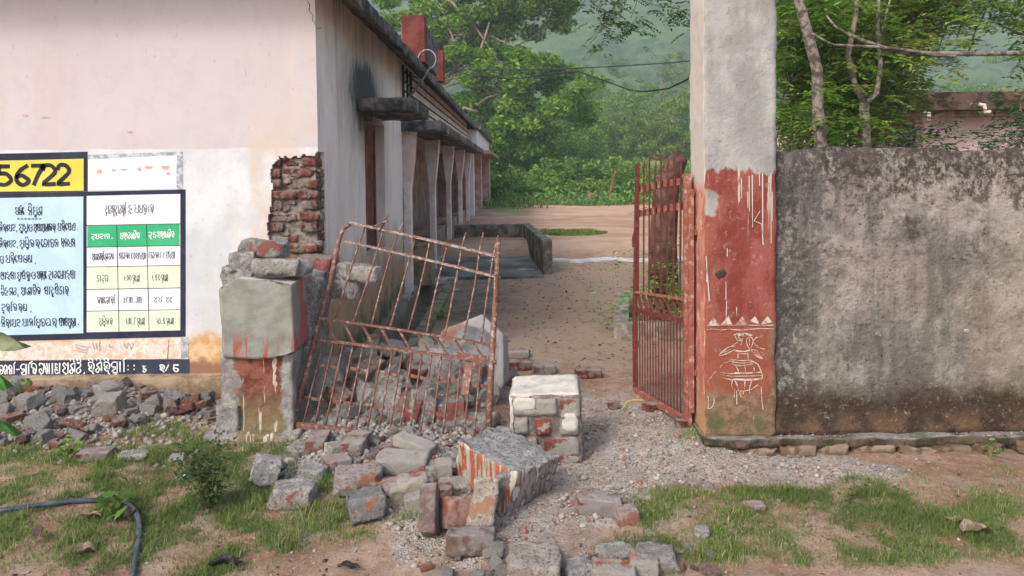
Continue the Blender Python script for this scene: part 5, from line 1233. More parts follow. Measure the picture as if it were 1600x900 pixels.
# ---- heaps: rough lumps share a dozen shapes
RV = [chipped('rubble_lump', 1, rs.uniform(.6, .9), rs.uniform(.45, .75), (12, 10, 8), nrand=12, chip=.60, noise=.07, nscale=4, seed=500 + k, fine=.03) for k in range(12)]
BV = [chipped('broken_brick', 1, .55, rs.uniform(.34, .42), (12, 7, 5), nrand=9, chip=.74, noise=.04, nscale=4, seed=600 + k, fine=.02) for k in range(6)]
def with_mat(me, mat):
    key = (me.name, mat.name)
    if key not in NBM: c = me.copy(); c.materials.clear(); c.materials.append(mat); NBM[key] = c
    return NBM[key]
NBM = {}
placed = []
def heap(n, cx, cy, sx, sy, s0, s1, pb, names, group, mats=('conc', 'conc_l', 'conc', 'conc_l', 'conc_r'), lift=.30, keep=None, seed=1):
    r_ = np.random.RandomState(seed); k = 0; tries = 0
    while k < n and tries < n * 40:
        tries += 1
        a = r_.uniform(-1, 1); b = r_.uniform(-1, 1)
        if a * a + b * b > 1: continue
        x, y = cx + a * sx, cy + b * sy; s = s0 + (s1 - s0) * r_.rand() ** 1.8
        if any((x - p[0]) ** 2 + (y - p[1]) ** 2 < ((s + p[2]) * .36) ** 2 for p in placed): continue
        if keep and not keep(x, y): continue
        placed.append((x, y, s)); isb = r_.rand() < pb
        me = (BV if isb else RV)[r_.randint(6 if isb else 12)]
        mt = M[('brick', 'brick_o', 'brick_d')[r_.randint(3)]] if isb else M[mats[r_.randint(len(mats))]]
        o = link('broken_brick' if isb else 'rubble_lump', with_mat(me, mt)); o.scale = (s, s, s * r_.uniform(.8, 1.15))
        o.location = (x, y, hz(x, y) + s * lift * (.7 if s < .1 else .85)); o.rotation_euler = (r_.uniform(-.5, .5), r_.uniform(-.5, .5), r_.uniform(0, 6.28))
        tag(o, 'x', 'broken brick' if isb else 'rubble', group); HP.setdefault(names(x, y, s, isb), []).append(o); k += 1
def nm_left(x, y, s, isb):
    return ('broken red brick' if isb else ('large grey lump' if s > .15 else 'small grey lump'), 'along the plinth side of the left heap' if y > 5.0 else ('on the slope of the left heap' if y > 4.6 else 'at the grassy foot of the left heap'))
heap(26, -3.1, 4.80, .95, .40, .11, .18, .2, nm_left, 'rubble heap below the painted notices', seed=2)
heap(110, -2.95, 4.78, 1.15, .5, .045, .12, .50, nm_left, 'rubble heap below the painted notices', lift=.40, seed=3, keep=lambda x, y: not (x > -2.55 and y < 4.75))
heap(7, -2.15, 5.05, .30, .16, .12, .2, .35, nm_left, 'rubble heap below the painted notices', seed=7)
def nm_gate(x, y, s, isb):
    return ('broken red brick' if isb else ('large grey lump' if s > .16 else 'small grey lump'), 'low down behind the leaning gate' if y < 4.85 else ('midway back behind the leaning gate' if y < 5.15 else 'at the far side of the gate heap'))
heap(64, -.82, 4.98, .66, .42, .07, .22, .22, nm_gate, 'rubble heap behind the leaning gate', seed=4, lift=.38)
def nm_front(x, y, s, isb):
    return ('small broken brick' if isb else 'small grey lump', 'in the dust below the gate rail' if y > 4.05 else ('beside the bottom row of rubble' if y < 3.2 else 'among the bricks before the gate'))
heap(80, -.62, 4.02, .80, .46, .025, .085, .40, nm_front, 'small rubble before the gate', seed=5, keep=lambda x, y: not (-.32 < x < .42 and 3.4 < y < 4.4))
heap(30, .25, 2.95, .65, .22, .03, .09, .2, nm_front, 'small rubble before the gate', seed=6, mats=('conc', 'conc_l', 'conc_l'))

name_heap()
# ---- loose grit: nobody could count it
def tetra_bits(n, posf, s0, s1, mat, name, label, seed=1, flat=.6):
    r_ = np.random.RandomState(seed); x, y = posf(r_, n); n = len(x)
    s = s0 + (s1 - s0) * r_.rand(n) ** 2.5
    base = np.array([[1, 0, 0], [-1, 0, 0], [0, 1, 0], [0, -1, 0], [0, 0, 1], [0, 0, -1], [.62, .62, .45], [-.62, -.6, .45]], float)
    tri = np.array([[0, 6, 4], [6, 2, 4], [2, 1, 4], [1, 7, 4], [7, 3, 4], [3, 0, 4], [0, 2, 6], [1, 3, 7], [2, 0, 5], [1, 2, 5], [3, 1, 5], [0, 3, 5]])
    P = base[None] * (1 + r_.uniform(-.35, .35, (n, 8, 3))) * np.array([1, .8, flat]) * s[:, None, None]
    a = r_.uniform(0, 6.28, n); c_, s_ = np.cos(a)[:, None], np.sin(a)[:, None]
    Q = np.stack([P[:, :, 0] * c_ - P[:, :, 1] * s_, P[:, :, 0] * s_ + P[:, :, 1] * c_, P[:, :, 2]], 2)
    Q[:, :, 0] += x[:, None]; Q[:, :, 1] += y[:, None]; Q[:, :, 2] += (H(x, y) + s * .15)[:, None]
    F_ = (tri[None] + (np.arange(n) * 8)[:, None, None]).reshape(-1, 3)
    return tag(link(name, fast_mesh(name, Q.reshape(-1, 3), F_), mat), label, kind='stuff')
def m_grit():
    n = N('mixed_grit'); k = n.island
    c = n.mix(k, (.17, .145, .12), (.38, .34, .30)); c = n.mix(n.m_('GREATER_THAN', n.m_('FRACT', n.mul(k, 13.7)), .86), c, (.30, .13, .08))
    n.bump(n.noise(120, 4), .4, .003); return n.done(c)
def pos_mask(which, thr=.3, area=(-4.4, 3.8, 2.3, 7.0)):
    def f(r_, n):
        X_, Y_ = [], []; tot = 0
        while tot < n:
            x = r_.uniform(area[0], area[1], n); y = area[2] + (area[3] - area[2]) * r_.rand(n) ** 1.15
            g_, d_, w_ = masks(x, y); v = (g_, d_ ** 1.6)[which]
            ok = (r_.rand(n) * (1 - thr * .5) + thr * .12 < v) & ~((x < -1.36) & (y > 5.25))
            X_.append(x[ok]); Y_.append(y[ok]); tot += ok.sum()
        return np.concatenate(X_)[:n], np.concatenate(Y_)[:n]
    return f
mg = m_grit()
tetra_bits(15000, pos_mask(1), .002, .010, mg, 'grit', 'fine grey rubble grit strewn over the ground at the gate', 1)
tetra_bits(1500, pos_mask(1), .008, .024, mg, 'gravel', 'broken stone and brick gravel before the gate and the boundary wall', 2)
m_sc = m_simple('scree_grey', (.17, .15, .13), (.34, .31, .28), 40)
def scree(r_, n):
    x = np.concatenate([r_.normal(-.95, .42, n // 2), r_.normal(-2.9, .6, n - n // 2)]); y = np.concatenate([r_.normal(4.38, .26, n // 2), r_.normal(4.75, .25, n - n // 2)]); ok = (y < 5.25) & ((x > -1.3) | (x < -1.95)); return x[ok], y[ok]
tetra_bits(3200, scree, .010, .040, m_sc, 'scree', 'loose broken mortar and brick bits spilling from the heaps', 3, .7)
tetra_bits(7000, lambda r_, n: (r_.uniform(-4.4, 3.8, n), r_.uniform(2.3, 6.5, n)), .002, .012, mg, 'crumbs', 'small stones strewn over the bare soil', 4)
tetra_bits(1500, lambda r_, n: (r_.uniform(-.8, 2.5, n), r_.uniform(6, 13, n)), .006, .02, m_simple('dark_bits', (.08, .05, .035), (.2, .14, .1), 10), 'path_litter', 'dark leaf litter and clods on the path', 5)
tetra_bits(1400, lambda r_, n: (r_.uniform(PX1, 6, n), r_.uniform(4.14, 4.24, n)), .003, .010, mg, 'ledge_grit', 'grey dust and grit lying on the wall ledge', 6)
_lg = bpy.data.objects['ledge_grit']; _v = np.zeros(len(_lg.data.vertices) * 3, np.float32); _lg.data.vertices.foreach_get('co', _v); _v = _v.reshape(-1, 3); _v[:, 2] += .085 - H(_v[:, 0], _v[:, 1]); _lg.data.vertices.foreach_set('co', _v.ravel())

# ================================================================ GRASS AND SMALL PLANTS
def blades(n, posf, h0, h1, wd, mat, name, label, seed=1, lean=.6):
    r_ = np.random.RandomState(seed); x, y = posf(r_, n); n = len(x); z = H(x, y) - .004
    h = (h0 + (h1 - h0) * r_.rand(n) ** 2) * (.55 + .9 * np.clip(.5 + .8 * fbm(x * 3, y * 3, 0, 44, 3), 0, 1)); a = r_.uniform(0, 6.28, n); b = r_.uniform(0, 6.28, n)
    d = np.stack([np.cos(a), np.sin(a)], 1) * (wd * r_.uniform(.6, 1.3, n))[:, None]; l = np.stack([np.cos(b), np.sin(b)], 1) * (h * lean * r_.uniform(.1, 1.3, n))[:, None]
    P = np.zeros((n, 5, 3)); P[:, 0, :2] = -d; P[:, 1, :2] = d
    P[:, 2, :2] = l * .35 + d * .8; P[:, 3, :2] = l * .35 - d * .8; P[:, 2, 2] = P[:, 3, 2] = h * .6; P[:, 4, :2] = l; P[:, 4, 2] = h * .95
    P[:, :, 0] += x[:, None]; P[:, :, 1] += y[:, None]; P[:, :, 2] += z[:, None]
    k = (np.arange(n) * 5)[:, None]
    return tag(link(name, fast_mesh(name, P.reshape(-1, 3), [k + np.array([[0, 1, 2, 3]]), k + np.array([[3, 2, 4]])]), mat), label, kind='stuff')
m_gr = m_leaf('grass_blades', (.10, .18, .035), (.25, .32, .09), (.42, .36, .20), .18, .35)
tetra_bits(1500, lambda r_, n: (r_.uniform(-4.4, 3.8, n), r_.uniform(2.3, 5.0, n)), .006, .016, m_simple('litter_brown', (.07, .045, .03), (.24, .16, .10), 30), 'leaf_litter', 'small dead leaves and twigs scattered on soil and turf', 7, .12)
blades(125000, pos_mask(0, .03, (-4.4, 3.8, 2.3, 5.2)), .008, .036, .0016, m_gr, 'grass', 'short green grass growing in patches on both sides of the gateway', 1)
def tufts(r_, n):
    c = pos_mask(0, .2, (-4.4, 3.8, 2.4, 4.6))(r_, 130); i = r_.randint(0, 130, n); return c[0][i] + r_.normal(0, .035, n), c[1][i] + r_.normal(0, .03, n)
blades(9000, tufts, .025, .075, .0018, m_gr, 'grass_tufts', 'longer grass tufts in the turf', 2, .8)
m_fg = m_leaf('far_grass', (.10, .17, .035), (.22, .30, .08), None, 0, .3)
def fgp(r_, n):
    x = r_.uniform(-6, 26, n); y = r_.uniform(26, 36, n); g_, _, _ = masks(x, y); ok = r_.rand(n) < g_; return x[ok], y[ok]
blades(26000, fgp, .05, .35, .03, m_fg, 'field_edge_grass', 'bright grass along the far edge of the bare field', 3, .5)
def fg2(r_, n):
    a = r_.uniform(0, 6.28, n); q = np.sqrt(r_.rand(n)); return 1.2 + np.cos(a) * q * .8, 16.2 + np.sin(a) * q * .7
blades(3500, fg2, .02, .07, .012, m_fg, 'field_grass_patch', 'small grass patch on the field behind the ramp wall', 4)

def leaves(centers, size, r_, elong=2.2, up=.5, droop=None, norm=None, fold=.18):
    """one folded rhombus per centre (4 points, 2 faces)"""
    n = len(centers)
    nrm_ = r_.normal(size=(n, 3)); nrm_[:, 2] = np.abs(nrm_[:, 2]) + up
    if norm is not None: nrm_ += norm
    nrm_ /= np.linalg.norm(nrm_, axis=1)[:, None]
    t = r_.normal(size=(n, 3)) if droop is None else droop + r_.normal(size=(n, 3)) * .25
    t -= nrm_ * (t * nrm_).sum(1)[:, None]; t /= np.linalg.norm(t, axis=1)[:, None] + 1e-9
    b = np.cross(nrm_, t); s = (size * r_.uniform(.6, 1.3, n))[:, None]
    P = np.stack([centers - t * s * .5, centers + b * s / elong / 2 + nrm_ * s * fold * .3, centers + t * s * .5 - nrm_ * s * fold * .4, centers - b * s / elong / 2 + nrm_ * s * fold * .3], 1)
    k = (np.arange(n) * 4)[:, None]
    return P.reshape(-1, 3), np.concatenate([k + np.array([[0, 1, 2]]), k + np.array([[0, 2, 3]])])
def branch(mb, p, d, L, r0, r_, depth, tips, spread=.6, n=5, gra=.0):
    pts = [Vector(p)]; rad = [r0]; dd = Vector(d).normalized()
    for i in range(n):
        dd = (dd + Vector(r_.normal(size=3)) * .13 + Vector((0, 0, gra))).normalized(); pts.append(pts[-1] + dd * L / n); rad.append(r0 * (1 - .45 * (i + 1) / n))
    mb.tube(pts, rad, 7 if r0 > .02 else 4, cap=False)
    if depth == 0: tips += [tuple(pts[-1]), tuple(pts[-2]), tuple(pts[-3])]; return
    for i in range(3 if depth > 1 else 3):
        k = n - i if i < 2 else n - 2
        q = Vector(r_.normal(size=3)); q -= dd * q.dot(dd); q.normalize()
        branch(mb, pts[max(k, 1)], dd + q * spread, L * r_.uniform(.55, .8), rad[max(k, 1)] * .72, r_, depth - 1, tips, spread, max(3, n - 1), gra)
def cloud(centers, per, spread, r_, flat=.65):
    c = np.repeat(np.array(centers), per, 0); d = r_.normal(size=c.shape); d /= np.linalg.norm(d, axis=1)[:, None]; d *= (r_.rand(len(c)) ** .45)[:, None]
    return c + d * np.array([spread, spread, spread * flat])
def tree(name, label, base, trunk, crown, size, mleaf, mbark, seed=1, per=140, cl=1.3, group=None, cat='tree', bdepth=2, elong=2.2, flat=.6, lobes=40, branches=True):
    """crown: list of ellipsoids (cx, cy, cz, rx, ry, rz) relative to the base"""
    r_ = np.random.RandomState(seed); t = tag(empty(name, base), label, cat, group)
    pts = []; vol = np.array([e[3] * e[4] * e[5] for e in crown]); 
    for e, v in zip(crown, vol / vol.sum()):
        k = max(3, int(lobes * v)); u = r_.normal(size=(k, 3)); u /= np.linalg.norm(u, axis=1)[:, None]; q = r_.rand(k) ** .33
        q = .35 + .65 * q
        pts.append(np.array(e[:3]) + u * q[:, None] * np.array(e[3:6]))
    pts = np.concatenate(pts)
    C_ = cloud(pts, per, cl, r_, flat); P, F_ = leaves(C_, size, r_, elong)
    link('crown', fast_mesh('crown', P, F_), mleaf, t)
    mb = MB(); top = Vector(trunk[-1][:3]); mb.tube([Vector(p[:3]) for p in trunk], [p[3] for p in trunk], 9)
    if branches:
        for i in range(min(len(pts), 26)):
            q = Vector(pts[r_.randint(len(pts))]); a = Vector(trunk[r_.randint(max(1, len(trunk) // 2), len(trunk))][:3]); m_ = a.lerp(q, .5) + Vector(r_.normal(size=3)) * .1 * (q - a).length
            r0 = trunk[-1][3] * .8; mb.tube([a, a.lerp(m_, .5) + Vector((0, 0, .04 * (q - a).length)), m_, m_.lerp(q, .6), q], [r0, r0 * .75, r0 * .5, r0 * .3, r0 * .12], 6, cap=False)
    mb.obj('trunk', mbark, t, True); return t
m_bark = m_simple('pale_brown_bark', (.13, .09, .065), (.28, .22, .17), 6, .95, .7, .02)
m_barkg = m_simple('grey_speckled_bark', (.10, .08, .06), (.29, .25, .20), 16, .95, 1, .02)
L1 = m_leaf('big_tree_leaves', (.08, .18, .025), (.28, .48, .07), (.42, .58, .12), .12, .45); L2 = m_leaf('mid_green_leaves', (.11, .21, .04), (.31, .48, .10), (.30, .37, .12), .1, .45)
L3 = m_leaf('light_green_leaves', (.13, .23, .055), (.30, .42, .12), None, 0, .45); L4 = m_leaf('dark_leaves', (.04, .10, .028), (.11, .22, .055), None, 0)
L5 = m_leaf('yellow_green_leaves', (.12, .21, .045), (.32, .44, .10), (.42, .36, .14), .10, .45); L6 = m_leaf('bright_shrub_leaves', (.10, .24, .05), (.26, .44, .10), None, 0)
# the big tree behind the building
def at(px, py, Y): p = W(px, py, Y); return (p.x, p.y, p.z)
def rel(base, px, py, Y, rx, ry, rz): p = W(px, py, Y); return (p.x - base[0], p.y - base[1], p.z - base[2], rx, ry, rz)
bt = (-5.4, 40, .3)
tree('broadleaf_tree', 'tall spreading green tree rising behind the roof of the pink school building', bt,
     [(0, 0, 0, .45), (.2, 0, 2.5, .36), (.1, .3, 5, .3), (.5, 0, 8, .22), (.8, 0, 11, .12)],
     [rel(bt, 700, 20, 40, 4.2, 3.0, 2.6), rel(bt, 820, 40, 39, 3.2, 2.6, 2.6), rel(bt, 760, 120, 39, 4.4, 3, 1.8), rel(bt, 870, 130, 37, 2.4, 2, 1.5), rel(bt, 900, 165, 36, 1.6, 1.6, .8), rel(bt, 800, 195, 38, 3.8, 2.5, 1.7), rel(bt, 870, 215, 38, 2.2, 2, 1.1), rel(bt, 640, 60, 42, 4, 3, 2.5), rel(bt, 830, -40, 39, 4, 3, 1.6)],
     .30, L1, m_bark, 5, 330, .85, lobes=165)
# slanting bare limbs of pale brown wood in its crown
m_lb = m_simple('warm_bare_wood', (.16, .11, .07), (.26, .19, .13), 3); bto = bpy.data.objects['broadleaf_tree']
for (a, b, c_, r_) in (((735, 110, 38), (752, 75, 37.6), (765, 35, 37.4), .10), ((745, 165, 37), (762, 152, 36.8), (780, 148, 36.6), .08), ((724, 100, 38), (722, 80, 38), (726, 50, 38), .08), ((745, 175, 36), (725, 168, 36.2), (715, 190, 36.4), .10)):
    MB().tube([W(*a) - Vector(bt), W(*b) - Vector(bt), W(*c_) - Vector(bt)], [r_, r_ * .8, r_ * .4], 6).obj('limb', m_lb, bto, True)
# trees and thickets along the far edge of the field
TG = 'trees beyond the field'
spec = [(640, 48, 7.5, 3.2, L4, 'dark evergreen tree behind the roof end of the school'), (790, 46, 5.2, 2.6, L4, 'dark leafy tree at the field edge right of the school piers'), (850, 50, 6.0, 2.8, L1, 'mid green tree below the big tree crown at the field edge'),
        (905, 54, 5.4, 2.5, L2, 'rounded mid green tree at the field edge under the cable'), (950, 60, 6.4, 3.0, L3, 'light green tree in the centre of the gap beyond the field'), (1005, 64, 7.4, 3.2, L3, 'tall light green tree left of the standing gate top'),
        (1050, 58, 6.3, 2.8, L5, 'yellow green tree just left of the cement gate pillar'), (925, 78, 8.5, 3.6, L3, 'light green tree crown farther up the slope under the lower cable'), (1060, 82, 10, 4.0, L3, 'pale green tree on the slope beside the gate pillar'),
        (980, 96, 11, 4.5, L3, 'hazy pale green tree high on the slope in the gap'), (1035, 110, 13, 5.0, L2, 'hazy tree on the upper slope near the pillar'), (900, 100, 12, 4.6, L2, 'hazy tree on the upper slope behind the big tree'), (1130, 60, 8, 3.5, L2, 'tree hidden mostly behind the cement pillar'),
        (830, 62, 6.5, 3.2, L2, 'green tree in the second row behind the big tree'), (700, 50, 6.2, 3.0, L1, 'green tree behind the verandah roof end'), (1240, 60, 9, 4, L2, 'green tree seen past the right trees above the wall'), (1560, 62, 9.5, 4.5, L3, 'tree behind the pink building at the far right')]
for i, (px, Y_, hh, rr_, lf, lb) in enumerate(spec):
    b = W(px, 300, Y_); b.z = hz(b.x, b.y) + max(0, Y_ - 60) * .06; r_ = np.random.RandomState(i)
    cr = [(r_.uniform(-.3, .3) * rr_, 0, hh * .62, rr_, rr_ * .8, hh * .36), (-.5 * rr_, 0, hh * .42, rr_ * .7, rr_ * .6, hh * .28), (.5 * rr_, 0, hh * .48, rr_ * .7, rr_ * .6, hh * .26), (r_.uniform(-.3, .3) * rr_, -.4 * rr_, hh * .28, rr_ * .8, rr_ * .5, hh * .2)]
    tree('thicket_tree', lb, tuple(b), [(0, 0, 0, .14), (.1, 0, hh * .4, .10), (0, .1, hh * .75, .05)], cr, .17 + Y_ * .0016, lf, m_bark, 30 + i, 120, .75, TG, lobes=62, branches=i % 2 == 0)
# low bushes and creepers in front of them
BG = 'bushes along the far edge of the field'
bl = ['dark', 'mid green', 'light green', 'bright green']
for i in range(26):
    r_ = np.random.RandomState(60 + i); px = 775 + i * 13.5 if i < 24 else 1110 + (i - 24) * 40; Y_ = r_.uniform(33, 39)
    b = W(px, 300, Y_); b.z = hz(b.x, b.y); hh = r_.uniform(1.0, 2.4); k = (r_.choice([0, 1, 1]) if px < 960 else r_.choice([2, 3, 1]))
    tree('bush', f"{bl[k]} bush, {ordn(i)} from the left in the row at the far field edge", tuple(b),
         [(0, 0, 0, .04), (0, 0, hh * .5, .02)], [(0, 0, hh * .45, 1.3, 1.0, hh * .42), (.6, -.3, hh * .25, .9, .8, hh * .22), (-.6, -.3, hh * .25, .9, .8, hh * .22)], .20, (L4, L2, L3, L6)[k], m_bark, 90 + i, 70, .45, BG, 'bush', lobes=26, branches=False)
def ugp(r_, n): return r_.uniform(-4, 24, n), r_.uniform(29.5, 36, n)
r_ = np.random.RandomState(5); x, y = ugp(r_, 22000); z = H(x, y) + r_.rand(22000) ** 1.5 * (.15 + .85 * np.clip((y - 29.5) / 4, 0, 1)) * (.5 + .5 * np.abs(vnoise(x * .8, y * .8, 0, 2)))
P, F_ = leaves(np.stack([x, y, z], 1), .16, r_, 1.6); tag(link('undergrowth', fast_mesh('undergrowth', P, F_), L6), 'bright low weeds along the foot of the bushes', kind='stuff')
# a dead brown shrub stem and bare clay bank among them
tag(MB().tube([W(950, 318, 32), W(954, 300, 32), W(961, 268, 32)], [.09, .07, .03], 6).obj('dead_stem', m_simple('dead_brown', (.20, .08, .04), (.32, .15, .08), 4)), 'dead reddish brown stem standing among the bushes beyond the field', 'stem')
M['clay'] = m_concrete('orange_clay', (.30, .14, .08), (.42, .21, .12))
chunk('clay_mound', 'small orange clay bank showing between the far bushes', 'mound', 928, 314, .9, .6, .6, 0, 0, 20, 'clay', 10, .62, Y=32.2)

# ================================================================ FAR WOODED HILL
def hill():
    xs = np.linspace(-640, 880, 760); ys = 95 + 1000 * np.linspace(0, 1, 520) ** 1.6
    X_, Y_ = np.meshgrid(xs, ys)
    rise = sstep(85, 860, Y_)
    ridge = 330 + 60 * vnoise(X_ * .003 + 3, 0, 0, 5) + 20 * vnoise(X_ * .01, 0, 0, 6)
    ridge = ridge * (.42 + .58 * sstep(-260, 30, X_))
    Z = 1 + ridge * rise + 26 * fbm(X_ * .006, Y_ * .006, 0, 8, 4) * rise
    # tree crowns: jittered cells give rounded tops
    best = np.full(X_.shape, 9.0); val = np.zeros(X_.shape); cs = 10.5
    cx_, cy_ = np.floor(X_ / cs), np.floor(Y_ / cs)
    for dx in (-1, 0, 1):
        for dy in (-1, 0, 1):
            i_, j_ = (cx_ + dx).astype(np.int64), (cy_ + dy).astype(np.int64)
            px_ = (i_ + .5 + .8 * (_h(i_, j_, 0 * i_, 1) - .5)) * cs; py_ = (j_ + .5 + .8 * (_h(i_, j_, 0 * i_, 2) - .5)) * cs
            d_ = np.hypot(X_ - px_, Y_ - py_) / cs; h_ = _h(i_, j_, 0 * i_, 3)
            v_ = np.sqrt(np.clip(1 - (d_ / (.55 + .25 * h_)) ** 2, 0, 1)) * (3.0 + 4.5 * h_)
            val = np.maximum(val, v_)
    Z = Z + val + 1.0 * vnoise(X_ * .7, Y_ * .7, 0, 10) + .6 * vnoise(X_ * 1.4, Y_ * 1.4, 0, 11)
    ny_, nx_ = X_.shape; k = np.arange((ny_ - 1) * (nx_ - 1)); r0, c0 = k // (nx_ - 1), k % (nx_ - 1); k = r0 * nx_ + c0
    return fast_mesh('wooded_hill', np.stack([X_, Y_, Z], 2).reshape(-1, 3), np.stack([k, k + 1, k + nx_ + 1, k + nx_], 1))
n = N('hill_forest'); c = n.mix(n.st(n.noise(.03, 6, .7), .42, .58), (.06, .12, .035), (.14, .23, .06)); c = n.mix(n.mul(n.st(n.noise(.12, 6, .75), .48, .60), .6), c, (.17, .24, .07))
n.bump(n.noise(.6, 6, .8), 1.0, 2.0); mh = n.done(c)
tag(link('wooded_hill', hill(), mh), 'hazy blue green wooded hillside rising behind everything', kind='structure')

# ================================================================ TREES BEHIND THE BOUNDARY WALL
def pinnate(tips, r_, n, L=.22, pairs=5, lw=.055, spread=.25, elong=2.6):
    """compound leaves: pairs of leaflets along a drooping stalk"""
    t = np.array(tips)[r_.randint(0, len(tips), n)] + r_.normal(size=(n, 3)) * spread
    a = r_.uniform(0, 6.28, n); d = np.stack([np.cos(a), np.sin(a), r_.uniform(-.55, .25, n)], 1); d /= np.linalg.norm(d, axis=1)[:, None]
    side = np.cross(d, np.array([0, 0, 1.0])); side /= np.linalg.norm(side, axis=1)[:, None]; LL = L * r_.uniform(.6, 1.25, n)
    C_ = []; D_ = []; Nn = []
    up = np.cross(side, d)
    for k in range(pairs):
        f = (k + .6) / pairs
        for s in (-1, 1):
            dir_ = side * s * .85 + d * .5 + np.array([0, 0, -.22]); C_.append(t + d * (LL * f)[:, None] - np.array([0, 0, .30]) * (LL * f * f)[:, None] + dir_ * lw * .5); D_.append(dir_ * 3); Nn.append(up * 3)
    C_ = np.concatenate(C_); D_ = np.concatenate(D_); Nn = np.concatenate(Nn)
    return leaves(C_, lw, r_, elong, .3, D_, Nn)
def near_tree(name, label, limbs, mats, tips, seed, n, L=.24, pairs=5, lw=.092, spread=.22, bark=m_barkg, group=None, extra=None, base=None):
    r_ = np.random.RandomState(seed); base = base or limbs[0][0][0]; t = tag(empty(name, tuple(base)), label, 'tree', group); B0 = Vector(base)
    mb = MB()
    for pts, rad in limbs: mb.tube([Vector(p) - B0 for p in pts], rad, 10, cap=True)
    tp = []
    for q in tips:
        q = Vector(q) - B0; c_ = q + Vector((0, .3, -.5)); branch(mb, c_, (q - c_).normalized(), .55, .012, r_, 1, tp, .7, 4)
        tp += [tuple(q)] * 2
    mb.obj('trunk', bark, t, True)
    P, F_ = pinnate(tp, r_, n, L, pairs, lw, spread); link('crown', fast_mesh('crown', P, F_), mats, t); return t
L7 = m_leaf('near_pinnate_leaves', (.10, .22, .03), (.32, .50, .08), (.48, .38, .12), .07, .5); L8 = m_leaf('yellowing_leaves', (.14, .26, .04), (.42, .53, .10), (.52, .34, .12), .10, .5)
def grid_tips(x0, x1, y0, y1, D0, D1, n, seed):
    r_ = np.random.RandomState(seed); return [W(r_.uniform(x0, x1), r_.uniform(y0, y1), r_.uniform(D0, D1)) for _ in range(n)]
tA = [W(1287, 330, 7.0), W(1284, 240, 7.0), W(1278, 170, 7.0), W(1277, 110, 7.0), W(1264, 60, 7.0), W(1248, 0, 7.0), W(1236, -60, 7.0), W(1226, -140, 7.0)]
near_tree('leafy_tree', 'tree with a pale speckled leaning trunk just right of the gate pillar behind the wall', [(tA, [.060, .058, .054, .052, .050, .046, .040, .03]), ([W(1268, 52, 7.0), W(1285, 62, 6.95), W(1300, 70, 6.9)], [.016, .013, .010])], L7,
          grid_tips(1215, 1330, -60, 215, 7.6, 9.4, 46, 3), 21, 1500)
tB = [W(1354, 330, 7.6), W(1354, 240, 7.6), W(1352, 200, 7.6), W(1350, 160, 7.6)]
near_tree('leafy_tree', 'tree with a forked grey trunk in the middle of the foliage above the wall', [(tB, [.055, .052, .050, .048]), ([W(1350, 162, 7.6), W(1335, 130, 7.6), W(1325, 85, 7.6), W(1338, 20, 7.6), W(1342, -60, 7.6)], [.038, .030, .028, .024, .02]), ([W(1351, 165, 7.6), W(1370, 145, 7.7), W(1376, 100, 7.7), W(1371, 50, 7.7), W(1374, -40, 7.7)], [.032, .026, .024, .020, .016]), ([W(1375, 60, 7.7), W(1385, 20, 7.7), W(1400, -30, 7.7)], [.014, .012, .01])], L8,
          grid_tips(1300, 1425, -60, 105, 7.9, 9.6, 46, 4) + grid_tips(1440, 1500, -60, 40, 8, 9.4, 10, 14) + grid_tips(1330, 1390, 120, 215, 7.9, 9.4, 12, 5), 22, 2100)
near_tree('leafy_tree', 'loose leafy tree at the right whose twigs hang in front of the hazy hill', [([W(1640, 330, 8.2), W(1640, 120, 8.2), W(1620, 20, 8.2)], [.07, .06, .04]), ([W(1640, 60, 8.2), W(1590, 52, 8.0), W(1560, 36, 7.9), W(1530, 30, 7.8)], [.02, .016, .012, .008])], L7,
          grid_tips(1590, 1680, -40, 70, 7.6, 9.4, 14, 6) + grid_tips(1480, 1560, -70, 10, 7.6, 9, 9, 7), 23, 560)
def bushy(name, label, px0, px1, py0, py1, D0, D1, n, mat, seed, lw=.08):
    near_tree(name, label, [([W((px0 + px1) / 2, 400, (D0 + D1) / 2), W((px0 + px1) / 2, (py0 + py1) / 2, (D0 + D1) / 2)], [.03, .015])], mat, grid_tips(px0, px1, py0, py1, D0, D1, 22, seed), seed, n, lw=lw)['category'] = 'shrub'
L9 = m_leaf('dark_fine_leaves', (.018, .07, .022), (.06, .15, .05), None, 0, .35)
bushy('shrub', 'dark feathery shrub showing over the top of the boundary wall at the right', 1480, 1600, 280, 300, 5.4, 6.2, 200, L9, 31, .06); bushy('shrub', 'dark green shrub against the pink building at the right edge', 1610, 1660, 200, 235, 5.8, 6.6, 200, L9, 32, .06)
bushy('shrub', 'low leafy shrub behind the wall between the two trunks', 1225, 1330, 180, 240, 7.2, 8.4, 320, L7, 33); bushy('shrub', 'dark leafy shrub right of the forked trunk', 1365, 1425, 235, 265, 8.0, 8.8, 200, L9, 34)
bushy('shrub', 'pale green shrub mass farther behind the trees over the wall', 1215, 1400, 0, 200, 10, 12, 800, L5, 35, .12)
# long broken branch lying through the trees
bk_ = tag(empty('fallen_branch', tuple(W(1400, 83, 6.6))), 'long bare broken branch hanging level across the foliage to the right edge', 'branch'); B0 = bk_.location
mb = MB(); mb.tube([W(a, b, 6.6) - B0 for a, b in ((1291, 24), (1305, 42), (1325, 54), (1352, 65), (1385, 76), (1420, 84), (1470, 84), (1530, 84), (1600, 83), (1680, 80))], [.008, .012, .016, .018, .020, .022, .022, .020, .022, .022], 8)
mb.tube([W(a, b, 6.55) - B0 for a, b in ((1300, 70), (1340, 72), (1380, 74), (1430, 80), (1460, 87), (1490, 88), (1500, 84))], [.010, .013, .015, .016, .014, .012, .006], 7)
mb.tube([W(a, b, 6.5) - B0 for a, b in ((1268, 52), (1285, 62), (1302, 70), (1310, 71))], [.006, .008, .010, .010], 6); mb.obj('stem', m_barkg, bk_, True)
